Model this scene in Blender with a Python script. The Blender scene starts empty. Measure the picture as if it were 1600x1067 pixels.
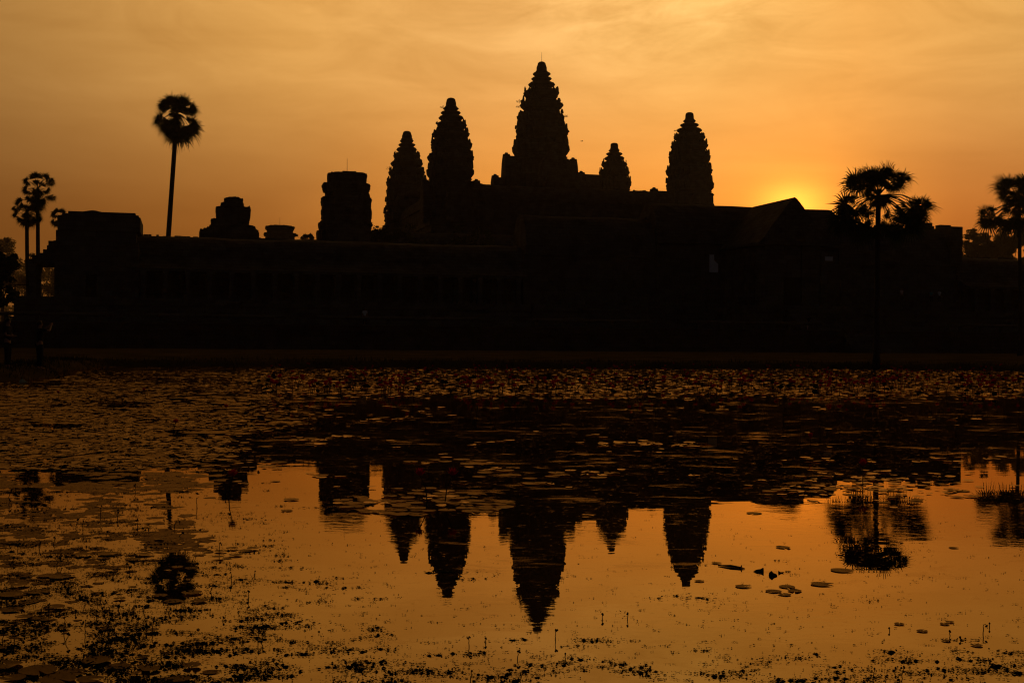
import bpy, bmesh, math, random
from mathutils import Vector, Matrix, noise as mnoise
R = math.radians
random.seed(7)
C = bpy.context.scene
COL = C.collection

# ------------------------------------------------------------------ camera
F = 1911.0                                  # focal length in pixels of a 1600 wide frame
ROLL = R(0.45)
EYE = 1.42
cam_d = bpy.data.cameras.new('camera')
cam_d.sensor_width = 36.0
cam_d.lens = 36.0 * F / 1600.0
cam_d.clip_start = 0.05
cam_d.clip_end = 6000
cam = bpy.data.objects.new('camera', cam_d)
COL.objects.link(cam)
right = Vector((math.cos(ROLL), 0, math.sin(ROLL)))
up = Vector((-math.sin(ROLL), 0, math.cos(ROLL)))
back = Vector((0, -1, 0))
m = Matrix((right, up, back)).transposed().to_4x4()
m.translation = (0, 0, EYE)
cam.matrix_world = m
C.camera = cam
C.render.resolution_x, C.render.resolution_y = 1024, 682


def at(px, py, D):
    """world point seen at photo pixel (px, py) at distance D along the view"""
    xc = (px - 800) * D / F
    yc = (533.5 - py) * D / F
    return Vector((xc * math.cos(ROLL) - yc * math.sin(ROLL), D, EYE + xc * math.sin(ROLL) + yc * math.cos(ROLL)))


def on_water(px, py, z=0.0):
    xc, yc = (px - 800) / F, (533.5 - py) / F
    dz = xc * math.sin(ROLL) + yc * math.cos(ROLL)
    if dz > -1e-4:
        return None
    D = (z - EYE) / dz
    return at(px, py, D)


# ------------------------------------------------------------------ sky, sun, exposure
SUN = (at(1238, 327, 1000.0) - Vector((0, 0, EYE))).normalized()
SUN_AZ = math.degrees(math.atan2(SUN.x, SUN.y))
SUN_EL = math.degrees(math.asin(SUN.z))
vs = C.view_settings
vs.view_transform = 'Standard'
vs.look = 'None'
vs.exposure = 0.0
vs.gamma = 1.0
vs.use_curve_mapping = False

world = bpy.data.worlds.new('World')
C.world = world
world.use_nodes = True
wt = world.node_tree
wt.nodes.clear()


class NT:
    """small helper for building node graphs"""
    def __init__(s, t): s.t = t
    def node(s, kind, **kw):
        n = s.t.nodes.new(kind)
        for k, v in kw.items(): setattr(n, k, v)
        return n
    def put(s, sock, v):
        if hasattr(v, 'is_output'): s.t.links.new(v, sock)
        elif v is not None: sock.default_value = v
    def math(s, op, a, b=None, c=None, clamp=False):
        n = s.node('ShaderNodeMath', operation=op, use_clamp=clamp)
        s.put(n.inputs[0], a); s.put(n.inputs[1], b); s.put(n.inputs[2], c)
        return n.outputs[0]
    def vmath(s, op, a, b=None, out=0):
        n = s.node('ShaderNodeVectorMath', operation=op)
        s.put(n.inputs[0], a)
        if b is not None: s.put(n.inputs[1], b)
        return n.outputs[out]
    def rng(s, v, a, b, c, d, kind='LINEAR'):
        n = s.node('ShaderNodeMapRange', interpolation_type=kind)
        for i, x in enumerate((v, a, b, c, d)): s.put(n.inputs[i], x)
        return n.outputs[0]
    def mix(s, f, a, b, blend='MIX'):
        n = s.node('ShaderNodeMix', data_type='RGBA', blend_type=blend)
        s.put(n.inputs[0], f); s.put(n.inputs[6], a); s.put(n.inputs[7], b)
        return n.outputs[2]
    def ramp(s, f, stops, interp='LINEAR'):
        n = s.node('ShaderNodeValToRGB')
        r = n.color_ramp
        r.interpolation = interp
        while len(r.elements) < len(stops): r.elements.new(0.5)
        for e, (p, c) in zip(r.elements, stops):
            e.position = p
            e.color = (*c, 1) if len(c) == 3 else c
        s.put(n.inputs[0], f)
        return n.outputs[0]
    def noise(s, vec, scale, detail=3, rough=0.5, dist=0.0):
        n = s.node('ShaderNodeTexNoise')
        s.put(n.inputs['Vector'], vec)
        n.inputs['Scale'].default_value = scale
        n.inputs['Detail'].default_value = detail
        n.inputs['Roughness'].default_value = rough
        n.inputs['Distortion'].default_value = dist
        return n.outputs[0]
    def comb(s, x, y, z):
        n = s.node('ShaderNodeCombineXYZ')
        for i, v in enumerate((x, y, z)): s.put(n.inputs[i], v)
        return n.outputs[0]


def lin(r, g, b):
    f = lambda c: (c / 255 / 12.92) if c / 255 <= 0.04045 else ((c / 255 + 0.055) / 1.055) ** 2.4
    return (f(r), f(g), f(b))


w = NT(wt)
tc = w.node('ShaderNodeTexCoord')
dirn = w.vmath('NORMALIZE', tc.outputs['Generated'])
sep = w.node('ShaderNodeSeparateXYZ')
w.put(sep.inputs[0], dirn)
el = w.math('MULTIPLY', w.math('ARCSINE', sep.outputs[2]), 57.29578)
az = w.math('MULTIPLY', w.math('ARCTAN2', sep.outputs[0], sep.outputs[1]), 57.29578)
daz = w.math('SUBTRACT', az, SUN_AZ)                       # degrees to the right of the sun
fr = w.rng(daz, -180, 180, 0, 1)
P = lambda d: (d + 180) / 360
low = w.ramp(fr, [(0, (.010, .011, .014)), (P(-95), (.014, .010, .008)), (P(-55), lin(78, 44, 12)), (P(-34.3), lin(124, 72, 24)),
                  (P(-28), lin(145, 84, 27)), (P(-23), lin(164, 96, 33)), (P(-13), lin(236, 140, 41)),
                  (P(-6), lin(250, 148, 44)), (P(-2), lin(255, 151, 44)), (P(1.5), lin(252, 149, 44)),
                  (P(4), lin(215, 121, 34)), (P(7), lin(188, 99, 27)), (P(11), lin(176, 92, 26)), (P(30), lin(105, 58, 16)), (P(95), (.014, .010, .008)), (1, (.010, .011, .014))])
high = w.ramp(fr, [(0, (.012, .013, .018)), (P(-95), (.018, .015, .014)), (P(-55), lin(136, 96, 48)), (P(-35.3), lin(185, 134, 69)),
                   (P(-23), lin(228, 165, 84)), (P(-13), lin(242, 178, 98)), (P(-4), lin(250, 187, 100)), (P(3), lin(250, 179, 90)),
                   (P(10), lin(231, 170, 88)), (P(30), lin(150, 104, 50)), (P(95), (.018, .015, .014)), (1, (.012, .013, .018))])
sky = w.mix(w.rng(el, 4.0, 15.0, 0, 1, 'SMOOTHSTEP'), low, high)
# upper sky fades out
fade = w.ramp(w.rng(el, 0, 90, 0, 1), [(0, (1, 1, 1)), (17 / 90, (1, 1, 1)), (30 / 90, (.34, .32, .33)), (50 / 90, (.08, .08, .10)), (1, (.05, .055, .08))])
sky = w.mix(1.0, sky, fade, 'MULTIPLY')
# thin drifting cloud, long streaks low down and curdled patches higher up
cv = w.comb(w.math('MULTIPLY', az, 0.055), w.math('MULTIPLY', el, 0.34), 0.0)
n1 = w.noise(cv, 1.0, 6, 0.55, 0.6)
n2 = w.noise(w.comb(w.math('MULTIPLY', az, 0.15), w.math('MULTIPLY', w.math('ADD', el, w.math('MULTIPLY', az, 0.06)), 0.45), 11.3), 1.0, 7, 0.6, 0.7)
hi = w.rng(el, 6.0, 14.5, 0.05, 1.0, 'SMOOTHSTEP')
c1 = w.rng(n1, 0.3, 0.7, 0.9, 1.1)
c2 = w.math('ADD', 1.0, w.math('MULTIPLY', hi, w.rng(n2, 0.32, 0.70, -0.13, 0.14)))
# a brighter curdled bank high in the middle of the view
bx = w.math('DIVIDE', w.math('SUBTRACT', az, 6.5), 7.0)
by = w.math('DIVIDE', w.math('SUBTRACT', el, 15.6), 2.6)
bank_f = w.math('EXPONENT', w.math('MULTIPLY', w.math('ADD', w.math('MULTIPLY', bx, bx), w.math('MULTIPLY', by, by)), -1.0))
n3 = w.noise(w.comb(w.math('MULTIPLY', az, 0.30), w.math('MULTIPLY', w.math('SUBTRACT', el, w.math('MULTIPLY', az, 0.12)), 0.9), 2.0), 1.0, 8, 0.66, 0.8)
c3 = w.math('ADD', 1.0, w.math('MULTIPLY', bank_f, w.rng(n3, 0.36, 0.66, -0.08, 0.30)))
cl = w.math('MULTIPLY', w.math('MULTIPLY', c1, c2), c3)
sky = w.mix(1.0, sky, w.comb(w.math('POWER', cl, 0.75), cl, w.math('POWER', cl, 1.5)), 'MULTIPLY')
# glow round the sun
gx = w.math('MULTIPLY', daz, 0.78)
gy = w.math('SUBTRACT', el, SUN_EL)
ga = w.math('SQRT', w.math('ADD', w.math('MULTIPLY', gx, gx), w.math('MULTIPLY', gy, gy)))
glow_n = w.rng(n1, 0.3, 0.7, 0.85, 1.15)
wide = w.math('MULTIPLY', w.math('EXPONENT', w.math('DIVIDE', ga, -1.45)), glow_n)
tight = w.math('EXPONENT', w.math('MULTIPLY', w.math('MULTIPLY', ga, ga), -0.9))
gl = w.mix(1.0, w.mix(1.0, (.70, .20, .010, 1), w.comb(wide, wide, wide), 'MULTIPLY'),
           w.mix(1.0, (1.4, .46, .05, 1), w.comb(tight, tight, tight), 'MULTIPLY'), 'ADD')
sky = w.mix(1.0, sky, gl, 'ADD')
# below the horizon: dark earth
sky = w.mix(w.rng(el, -2.0, 0.0, 0, 1), (.012, .008, .004, 1), sky)
nish = w.node('ShaderNodeTexSky', sky_type='NISHITA')
nish.sun_disc = False
nish.sun_elevation = R(SUN_EL)
nish.sun_rotation = R(SUN_AZ)
nish.dust_density = 4.0
bg1 = w.node('ShaderNodeBackground'); w.put(bg1.inputs[0], sky); bg1.inputs[1].default_value = 1.0
NISHITA_STRENGTH = 0.0007
bg2 = w.node('ShaderNodeBackground'); w.put(bg2.inputs[0], nish.outputs[0]); bg2.inputs[1].default_value = NISHITA_STRENGTH
addb = w.node('ShaderNodeAddShader'); w.put(addb.inputs[0], bg1.outputs[0]); w.put(addb.inputs[1], bg2.outputs[0])
wo = w.node('ShaderNodeOutputWorld'); w.put(wo.inputs[0], addb.outputs[0])

sun_d = bpy.data.lights.new('sun', 'SUN')
sun_d.energy = 0.6
sun_d.angle = R(0.5)
sun_d.color = (1.0, 0.62, 0.25)
sun_o = bpy.data.objects.new('sun', sun_d)
COL.objects.link(sun_o)
sun_o.rotation_euler = (-SUN).to_track_quat('-Z', 'Y').to_euler()
C.cycles.filter_width = 1.2
C.cycles.max_bounces = 6
C.cycles.transparent_max_bounces = 8
C.cycles.volume_bounces = 0

# ------------------------------------------------------------------ materials
MATS = {}


def mat(name, col, rough=0.9, var=0.35, scale=3.0, spec=0.3, trans=0.0, bump=0.0, col2=None, coord='Object', tint=None):
    mt = bpy.data.materials.new(name)
    mt.use_nodes = True
    n = NT(mt.node_tree)
    n.t.nodes.clear()
    tcn = n.node('ShaderNodeTexCoord')
    nz = n.noise(tcn.outputs[coord], scale, 5, 0.6)
    a = tuple(c * (1 - var) for c in col)
    b = tuple(min(1, c * (1 + var)) for c in (col2 or col))
    colr = n.ramp(nz, [(0.3, a), (0.7, b)])
    bs = n.node('ShaderNodeBsdfPrincipled')
    n.put(bs.inputs['Base Color'], colr)
    bs.inputs['Roughness'].default_value = rough
    bs.inputs['Specular IOR Level'].default_value = spec
    if tint: bs.inputs['Specular Tint'].default_value = (*tint, 1)
    if bump:
        bn = n.node('ShaderNodeBump')
        bn.inputs['Strength'].default_value = bump
        bn.inputs['Distance'].default_value = 0.1
        n.put(bn.inputs['Height'], nz)
        n.put(bs.inputs['Normal'], bn.outputs[0])
    sh = bs.outputs[0]
    if trans:
        tr = n.node('ShaderNodeBsdfTranslucent')
        n.put(tr.inputs[0], colr)
        mx = n.node('ShaderNodeMixShader')
        mx.inputs[0].default_value = trans
        n.put(mx.inputs[1], sh); n.put(mx.inputs[2], tr.outputs[0])
        sh = mx.outputs[0]
    o = n.node('ShaderNodeOutputMaterial')
    n.put(o.inputs[0], sh)
    MATS[name] = mt
    return mt


def stone_mat(name, col, cw, ch):
    """weathered sandstone laid in courses"""
    mt = bpy.data.materials.new(name)
    mt.use_nodes = True
    n = NT(mt.node_tree)
    n.t.nodes.clear()
    tcn = n.node('ShaderNodeTexCoord')
    s3 = n.node('ShaderNodeSeparateXYZ'); n.put(s3.inputs[0], tcn.outputs['Object'])
    br = n.node('ShaderNodeTexBrick')
    n.put(br.inputs['Vector'], n.comb(n.math('ADD', s3.outputs[0], s3.outputs[1]), s3.outputs[2], 0.0))
    br.inputs['Scale'].default_value = 1.0
    br.inputs['Brick Width'].default_value = cw
    br.inputs['Row Height'].default_value = ch
    br.inputs['Mortar Size'].default_value = 0.015
    br.inputs['Color1'].default_value = (*[c * 0.8 for c in col], 1)
    br.inputs['Color2'].default_value = (*[c * 1.15 for c in col], 1)
    br.inputs['Mortar'].default_value = (*[c * 0.3 for c in col], 1)
    nz = n.noise(tcn.outputs['Object'], 0.6, 6, 0.65)
    lich = n.ramp(nz, [(0.3, (.45, .45, .42)), (0.55, (1, 1, 1)), (0.75, (1.0, 1.02, 0.9))])
    colr = n.mix(1.0, br.outputs[0], lich, 'MULTIPLY')
    bs = n.node('ShaderNodeBsdfPrincipled')
    n.put(bs.inputs['Base Color'], colr)
    bs.inputs['Roughness'].default_value = 0.95
    bs.inputs['Specular IOR Level'].default_value = 0.12
    bn = n.node('ShaderNodeBump')
    bn.inputs['Strength'].default_value = 0.6
    bn.inputs['Distance'].default_value = 0.08
    n.put(bn.inputs['Height'], n.math('ADD', n.noise(tcn.outputs['Object'], 2.5, 5, 0.6), n.math('MULTIPLY', br.outputs['Fac'], -0.6)))
    n.put(bs.inputs['Normal'], bn.outputs[0])
    o = n.node('ShaderNodeOutputMaterial'); n.put(o.inputs[0], bs.outputs[0])
    MATS[name] = mt
    return mt


STONE = stone_mat('weathered sandstone', (.150, .135, .110), 1.4, 0.55)
ROOF = stone_mat('roof sandstone', (.140, .128, .105), 0.9, 0.4)
LATERITE = stone_mat('laterite', (.120, .085, .060), 0.9, 0.45)
FOL = mat('palm leaf', (.035, .050, .018), 0.6, 0.4, 2.0, 0.25, 0.12)
DEAD = mat('dead palm leaf', (.085, .060, .032), 0.9, 0.3, 2.0, 0.1)
BARK = mat('palm bark', (.070, .058, .045), 0.95, 0.35, 4.0, 0.1, 0, 0.5)
LEAF = mat('tree leaf', (.040, .055, .020), 0.6, 0.4, 1.0, 0.25, 0.2)
FAR_LEAF = mat('haze-tinted tree leaf', (.16, .11, .045), 0.8, 0.3, 0.6, 0.1, 0.8)  # paler, browner, more translucent: distant haze is put into the leaf colour
GRASS = mat('lawn grass', (.066, .062, .026), 1.0, 0.45, 0.35, 0.0, 0, 0.3, (.095, .068, .030))
BLADE = mat('grass blade', (.022, .026, .010), 0.9, 0.4, 2.0, 0.05, 0.06)


def waxy(name, col, col2, sheen, rough, ior, scale):
    """wet, waxy leaf or scum: dark body under a tinted, blurred surface reflection"""
    mt = bpy.data.materials.new(name)
    mt.use_nodes = True
    n = NT(mt.node_tree)
    n.t.nodes.clear()
    tcn = n.node('ShaderNodeTexCoord')
    nz = n.noise(tcn.outputs['Object'], scale, 5, 0.6)
    bn = n.node('ShaderNodeBump')
    bn.inputs['Strength'].default_value = 0.25
    bn.inputs['Distance'].default_value = 0.1
    n.put(bn.inputs['Height'], nz)
    df = n.node('ShaderNodeBsdfDiffuse')
    n.put(df.inputs['Color'], n.ramp(nz, [(0.3, col), (0.7, col2)]))
    gl = n.node('ShaderNodeBsdfGlossy')
    gl.inputs['Color'].default_value = (*sheen, 1)
    n.put(gl.inputs['Roughness'], n.rng(nz, 0.3, 0.7, rough * .85, rough * 1.2))
    n.put(gl.inputs['Normal'], bn.outputs[0])
    fr_ = n.node('ShaderNodeFresnel')
    fr_.inputs['IOR'].default_value = ior
    mx = n.node('ShaderNodeMixShader')
    n.put(mx.inputs[0], fr_.outputs[0]); n.put(mx.inputs[1], df.outputs[0]); n.put(mx.inputs[2], gl.outputs[0])
    o = n.node('ShaderNodeOutputMaterial'); n.put(o.inputs[0], mx.outputs[0])
    return mt


PAD = waxy('lily pad', (.008, .008, .004), (.022, .016, .007), (.50, .335, .155), .32, 1.33, 6.0)
DULLPAD = waxy('dull lily pad', (.008, .007, .004), (.020, .014, .007), (.34, .235, .115), .34, 1.30, 6.0)
OLDPAD = waxy('brown lily pad', (.010, .006, .003), (.028, .015, .006), (.62, .44, .20), .36, 1.22, 9.0)
SCUM = waxy('pond scum', (.010, .007, .003), (.020, .012, .005), (.36, .245, .115), .28, 1.30, 5.0)
WEED = mat('water weed', (.012, .015, .007), 0.9, 0.4, 20.0, 0.02)
RAISED = mat('raised lily leaf', (.018, .024, .010), 0.7, 0.4, 8.0, 0.1, 0.05)
STEM = mat('weed stem', (.030, .026, .012), 0.8, 0.3, 10.0, 0.1)
PETAL = mat('crimson petal', (.46, .013, .045), 0.7, 0.25, 12.0, 0.1, 0.55)
METAL = mat('dark rod metal', (.10, .09, .08), 0.5, 0.1, 3.0, 0.4)
CANVAS = mat('pale canvas', (.70, .74, .78), 0.85, 0.08, 2.0, 0.1)
WOOD = mat('driftwood', (.040, .028, .018), 0.9, 0.3, 12.0, 0.1)
SKIN = mat('skin', (.34, .20, .13), 0.6, 0.06, 4.0, 0.3)
HAIR = mat('black hair', (.012, .010, .009), 0.5, 0.2, 30.0, 0.3)
CLOTH_DARK = mat('dark cloth', (.025, .026, .032), 0.9, 0.2, 8.0, 0.05)
CLOTH_WHITE = mat('white cloth', (.75, .77, .80), 0.9, 0.05, 8.0, 0.05)
CLOTH_PINK = mat('pale pink cloth', (.68, .52, .52), 0.9, 0.05, 8.0, 0.05)
CLOTH_TEAL = mat('teal cloth', (.10, .38, .42), 0.9, 0.08, 8.0, 0.05)
PLASTIC = mat('pale green plastic', (.45, .55, .40), 0.4, 0.1, 8.0, 0.4)
FEATHER = mat('dark feather', (.03, .028, .026), 0.8, 0.2, 8.0, 0.1)


def water_mat():
    mt = bpy.data.materials.new('pond water')
    mt.use_nodes = True
    n = NT(mt.node_tree)
    n.t.nodes.clear()
    tcn = n.node('ShaderNodeTexCoord')
    s3 = n.node('ShaderNodeSeparateXYZ'); n.put(s3.inputs[0], tcn.outputs['Object'])
    x, y = s3.outputs[0], s3.outputs[1]
    # faint swell plus finer cat's paws in places
    b1 = n.noise(n.comb(n.math('MULTIPLY', x, 0.5), y, 0.0), 1.6, 3, 0.5)
    b2 = n.noise(n.comb(n.math('MULTIPLY', x, 0.6), y, 3.0), 14.0, 3, 0.5)
    pm = n.ramp(n.noise(n.comb(n.math('MULTIPLY', x, 0.35), y, 7.0), 0.5, 4, 0.6), [(0.48, (0, 0, 0)), (0.66, (1, 1, 1))])
    h = n.math('ADD', n.math('MULTIPLY', b1, 0.0009), n.math('MULTIPLY', n.math('MULTIPLY', b2, pm), 0.0008))
    bn = n.node('ShaderNodeBump')
    bn.inputs['Strength'].default_value = 1.0
    bn.inputs['Distance'].default_value = 1.0
    n.put(bn.inputs['Height'], h)
    # patches of thin scum lying on the surface
    film = n.noise(n.comb(n.math('MULTIPLY', x, 0.6), n.math('MULTIPLY', y, 1.1), 1.0), 2.6, 8, 0.68, 0.6)
    big = n.noise(n.comb(x, y, 5.0), 0.55, 3, 0.5)
    fm = n.ramp(n.math('ADD', film, n.math('MULTIPLY', n.math('SUBTRACT', big, 0.5), 0.35)), [(0.60, (0, 0, 0)), (0.66, (1, 1, 1))])
    speck = n.noise(n.comb(n.math('MULTIPLY', x, 0.75), y, 2.0), 22.0, 2, 0.5)
    sp = n.ramp(speck, [(0.66, (0, 0, 0)), (0.70, (1, 1, 1))])
    st = n.noise(n.comb(n.math('MULTIPLY', x, 0.35), n.math('MULTIPLY', y, 1.6), 8.0), 9.0, 4, 0.6, 0.4)
    stm = n.ramp(st, [(0.62, (0, 0, 0)), (0.70, (1, 1, 1))])
    filmm = n.math('MAXIMUM', n.math('MAXIMUM', n.math('MULTIPLY', fm, 0.34), n.math('MULTIPLY', sp, 0.34)), n.math('MULTIPLY', stm, 0.17))
    fre = n.node('ShaderNodeFresnel')
    fre.inputs['IOR'].default_value = 1.50
    n.put(fre.inputs['Normal'], bn.outputs[0])
    gl1 = n.node('ShaderNodeBsdfGlossy')
    gl1.inputs['Color'].default_value = (1.0, 0.74, 0.36, 1)
    gl1.inputs['Roughness'].default_value = 0.004
    n.put(gl1.inputs['Normal'], bn.outputs[0])
    deep = n.node('ShaderNodeBsdfDiffuse')
    deep.inputs['Color'].default_value = (.012, .008, .003, 1)
    ws = n.node('ShaderNodeMixShader')
    n.put(ws.inputs[0], fre.outputs[0]); n.put(ws.inputs[1], deep.outputs[0]); n.put(ws.inputs[2], gl1.outputs[0])
    scd = n.node('ShaderNodeBsdfDiffuse'); scd.inputs['Color'].default_value = (.018, .012, .005, 1)
    scg = n.node('ShaderNodeBsdfGlossy'); scg.inputs['Color'].default_value = (1.0, .64, .27, 1); scg.inputs['Roughness'].default_value = 0.28
    sc = n.node('ShaderNodeMixShader')
    n.put(sc.inputs[0], fre.outputs[0]); n.put(sc.inputs[1], scd.outputs[0]); n.put(sc.inputs[2], scg.outputs[0])
    fin = n.node('ShaderNodeMixShader')
    n.put(fin.inputs[0], filmm); n.put(fin.inputs[1], ws.outputs[0]); n.put(fin.inputs[2], sc.outputs[0])
    o = n.node('ShaderNodeOutputMaterial'); n.put(o.inputs[0], fin.outputs[0])
    return mt


WATER = water_mat()


# ------------------------------------------------------------------ helpers
def tag(o, label=None, cat=None, group=None, kind=None):
    if label: o['label'] = label
    if cat: o['category'] = cat
    if group: o['group'] = group
    if kind: o['kind'] = kind
    return o


def empty(name, loc=(0, 0, 0), rz=0.0, label=None, cat=None, group=None):
    o = bpy.data.objects.new(name, None)
    COL.objects.link(o)
    o.empty_display_size = 0.5
    o.location = loc
    o.rotation_euler = (0, 0, rz)
    return tag(o, label, cat, group)


class MB:
    def __init__(s): s.v, s.f, s.mi = [], [], []
    def add(s, verts, faces, mi=0):
        b = len(s.v)
        s.v += [tuple(v) for v in verts]
        s.f += [tuple(b + i for i in f) for f in faces]
        s.mi += [mi] * len(faces)
    def box(s, x0, x1, y0, y1, z0, z1, mi=0):
        s.add([(x, y, z) for z in (z0, z1) for y in (y0, y1) for x in (x0, x1)],
              [(0, 2, 3, 1), (4, 5, 7, 6), (0, 1, 5, 4), (2, 6, 7, 3), (0, 4, 6, 2), (1, 3, 7, 5)], mi)
    def tube(s, pts, rads, n=8, mi=0, caps=True):
        pts = [Vector(p) for p in pts]
        verts, faces = [], []
        for i, p in enumerate(pts):
            d = (pts[min(i + 1, len(pts) - 1)] - pts[max(i - 1, 0)])
            d = d.normalized() if d.length > 1e-9 else Vector((0, 0, 1))
            a = d.orthogonal().normalized() if abs(d.z) < 0.9 else (Vector((1, 0, 0)) - d * d.x).normalized()
            b = d.cross(a)
            r = rads[i] if hasattr(rads, '__len__') else rads
            verts += [p + (a * math.cos(t) + b * math.sin(t)) * r for t in [2 * math.pi * k / n for k in range(n)]]
        for i in range(len(pts) - 1):
            for k in range(n):
                faces.append((i * n + k, i * n + (k + 1) % n, (i + 1) * n + (k + 1) % n, (i + 1) * n + k))
        if caps:
            faces.append(tuple(range(n))[::-1]); faces.append(tuple((len(pts) - 1) * n + k for k in range(n)))
        s.add(verts, faces, mi)
    def loft(s, rings, mi=0, caps=True):
        n = len(rings[0])
        verts = [p for r in rings for p in r]
        faces = []
        for i in range(len(rings) - 1):
            for k in range(n):
                faces.append((i * n + k, i * n + (k + 1) % n, (i + 1) * n + (k + 1) % n, (i + 1) * n + k))
        if caps:
            faces.append(tuple(range(n))[::-1]); faces.append(tuple((len(rings) - 1) * n + k for k in range(n)))
        s.add(verts, faces, mi)
    def sag(s, prof, axis, a0, a1, seed=1, step=2.6, jit=.07):
        rnd = random.Random(seed); n = max(2, int((a1 - a0) / step)); rings = []
        mk = (lambda a, p, z: (a, p, z)) if axis == 'x' else (lambda a, p, z: (p, a, z))
        for i in range(n + 1):
            dz = rnd.uniform(-jit, jit); dp = rnd.uniform(-jit, jit) * .6
            rings.append([mk(a0 + (a1 - a0) * i / n, p + dp, z + dz + rnd.uniform(-.03, .03)) for p, z in prof])
        s.loft(rings)
    def prism(s, prof, axis, a0, a1, mi=0):
        """profile of (p, z) pairs swept along x ('x': p is y) or along y ('y': p is x)"""
        mk = (lambda a, p, z: (a, p, z)) if axis == 'x' else (lambda a, p, z: (p, a, z))
        s.loft([[mk(a, p, z) for p, z in prof] for a in (a0, a1)], mi)
    def mesh(s, name, mats):
        me = bpy.data.meshes.new(name)
        me.from_pydata(s.v, [], s.f)
        for m_ in (mats if isinstance(mats, (list, tuple)) else [mats]): me.materials.append(m_)
        if any(s.mi): me.polygons.foreach_set('material_index', s.mi)
        me.update()
        return me
    def build(s, name, mats, parent=None, smooth=False):
        me = s.mesh(name, mats)
        if smooth: me.polygons.foreach_set('use_smooth', [True] * len(me.polygons))
        bm = bmesh.new(); bm.from_mesh(me)
        bmesh.ops.recalc_face_normals(bm, faces=bm.faces)
        bm.to_mesh(me); bm.free()
        o = bpy.data.objects.new(name, me)
        COL.objects.link(o)
        if parent is not None: o.parent = parent
        return o


def link_copy(src, parent=None, **kw):
    o = src.copy()
    COL.objects.link(o)
    if parent is not None: o.parent = parent
    for k, v in kw.items(): setattr(o, k, v)
    return o


def smooth(a, b, x):
    t = max(0.0, min(1.0, (x - a) / (b - a)))
    return t * t * (3 - 2 * t)


def interp(tab, x):
    if x <= tab[0][0]: return tab[0][1]
    for (a, va), (b, vb) in zip(tab, tab[1:]):
        if x <= b: return va + (vb - va) * (x - a) / (b - a)
    return tab[-1][1]


# ------------------------------------------------------------------ ground and water
LEFT = [(0, -15.8), (36, -16.4), (42, -15.9), (46, -16.8), (52, -18.9), (58, -19.8), (62, -20.2), (80, -20.5)]
FARS = [(-22, 61.5), (-19, 62.0), (-14, 63.6), (7, 67.4), (22, 69.3), (28, 67.8), (34, 66.5), (60, 66)]


def bank(x, y):
    """metres inside the pond (positive over water)"""
    return min(x - interp(LEFT, y), interp(FARS, x) - y, 46 - x, y - 1.2)


def ground_z(x, y):
    d = bank(x, y) + 0.6 * mnoise.noise(Vector((x * 0.45, y * 0.45, 0.3)))
    z = -0.7 + 1.05 * smooth(1.0, -1.1, d)
    if d < 0:
        z += 0.15 * smooth(0, -30, d) + 0.05 * mnoise.noise(Vector((x * 0.15, y * 0.15, 2.0)))
    return z


def axis(parts):
    out = []
    for a, b, st in parts:
        n = max(1, round((b - a) / st))
        out += [a + (b - a) * i / n for i in range(n)]
    return out + [parts[-1][1]]


gx = axis([(-900, -120, 60), (-120, -30, 6), (-30, -24, 1), (-24, -12, .4), (-12, 40, 1.3), (40, 50, .7), (50, 140, 7), (140, 900, 60)])
gy = axis([(-60, -6, 6), (-6, 5, .5), (5, 34, 1.5), (34, 58, .6), (58, 72, .35), (72, 90, 2), (90, 190, 6), (190, 1300, 60)])
mb = MB()
mb.add([(x, y, ground_z(x, y)) for y in gy for x in gx],
       [(j * len(gx) + i, j * len(gx) + i + 1, (j + 1) * len(gx) + i + 1, (j + 1) * len(gx) + i)
        for j in range(len(gy) - 1) for i in range(len(gx) - 1)])
tag(mb.build('ground', GRASS, smooth=True), kind='structure')
mb = MB()
mb.add([(-24, -1, 0), (50, -1, 0), (50, 74, 0), (-24, 74, 0)], [(0, 1, 2, 3)])
tag(mb.build('water', WATER), kind='structure')

# ragged grass along the waterline of the far and left banks
mb = MB()
rg = random.Random(3)
for i in range(9000):
    if rg.random() < 0.7:
        x = rg.uniform(-24, 34); y = interp(FARS, x) + rg.uniform(-0.5, 1.6)
    else:
        y = rg.uniform(33, 62); x = interp(LEFT, y) - rg.uniform(-0.5, 2.5)
    z = ground_z(x, y)
    if z < -0.12: continue
    hgt = rg.uniform(.06, .22) * (1 + 1.6 * max(0, mnoise.noise(Vector((x * .6, y * .6, 9.0)))))
    a = rg.uniform(0, 6.28); wd = rg.uniform(.008, .02)
    dx, dy = math.cos(a) * wd, math.sin(a) * wd
    lx, ly = rg.uniform(-.1, .1), rg.uniform(-.1, .1)
    mb.add([(x - dx, y - dy, z - .03), (x + dx, y + dy, z - .03), (x + lx, y + ly, z + hgt)], [(0, 1, 2)])
tag(mb.build('bank_grass', BLADE), 'short ragged grass along the edge of the pond', 'grass', kind='stuff')

# ------------------------------------------------------------------ the temple
YAW = R(15)
U = Vector((math.cos(YAW), math.sin(YAW), 0))        # along the west front, to the right
V = Vector((-math.sin(YAW), math.cos(YAW), 0))       # into the temple
G = Vector((33.5, 159.0, 0))                         # middle of the west front
CT = Vector((6.3, 280.0, 0))                         # foot of the central tower
PL = 2.9                                             # level of the stone terrace
FL = 5.9                                             # level of the gallery floors


def T(a, b, z=0.0): return G + U * a + V * b + Vector((0, 0, z))


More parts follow.
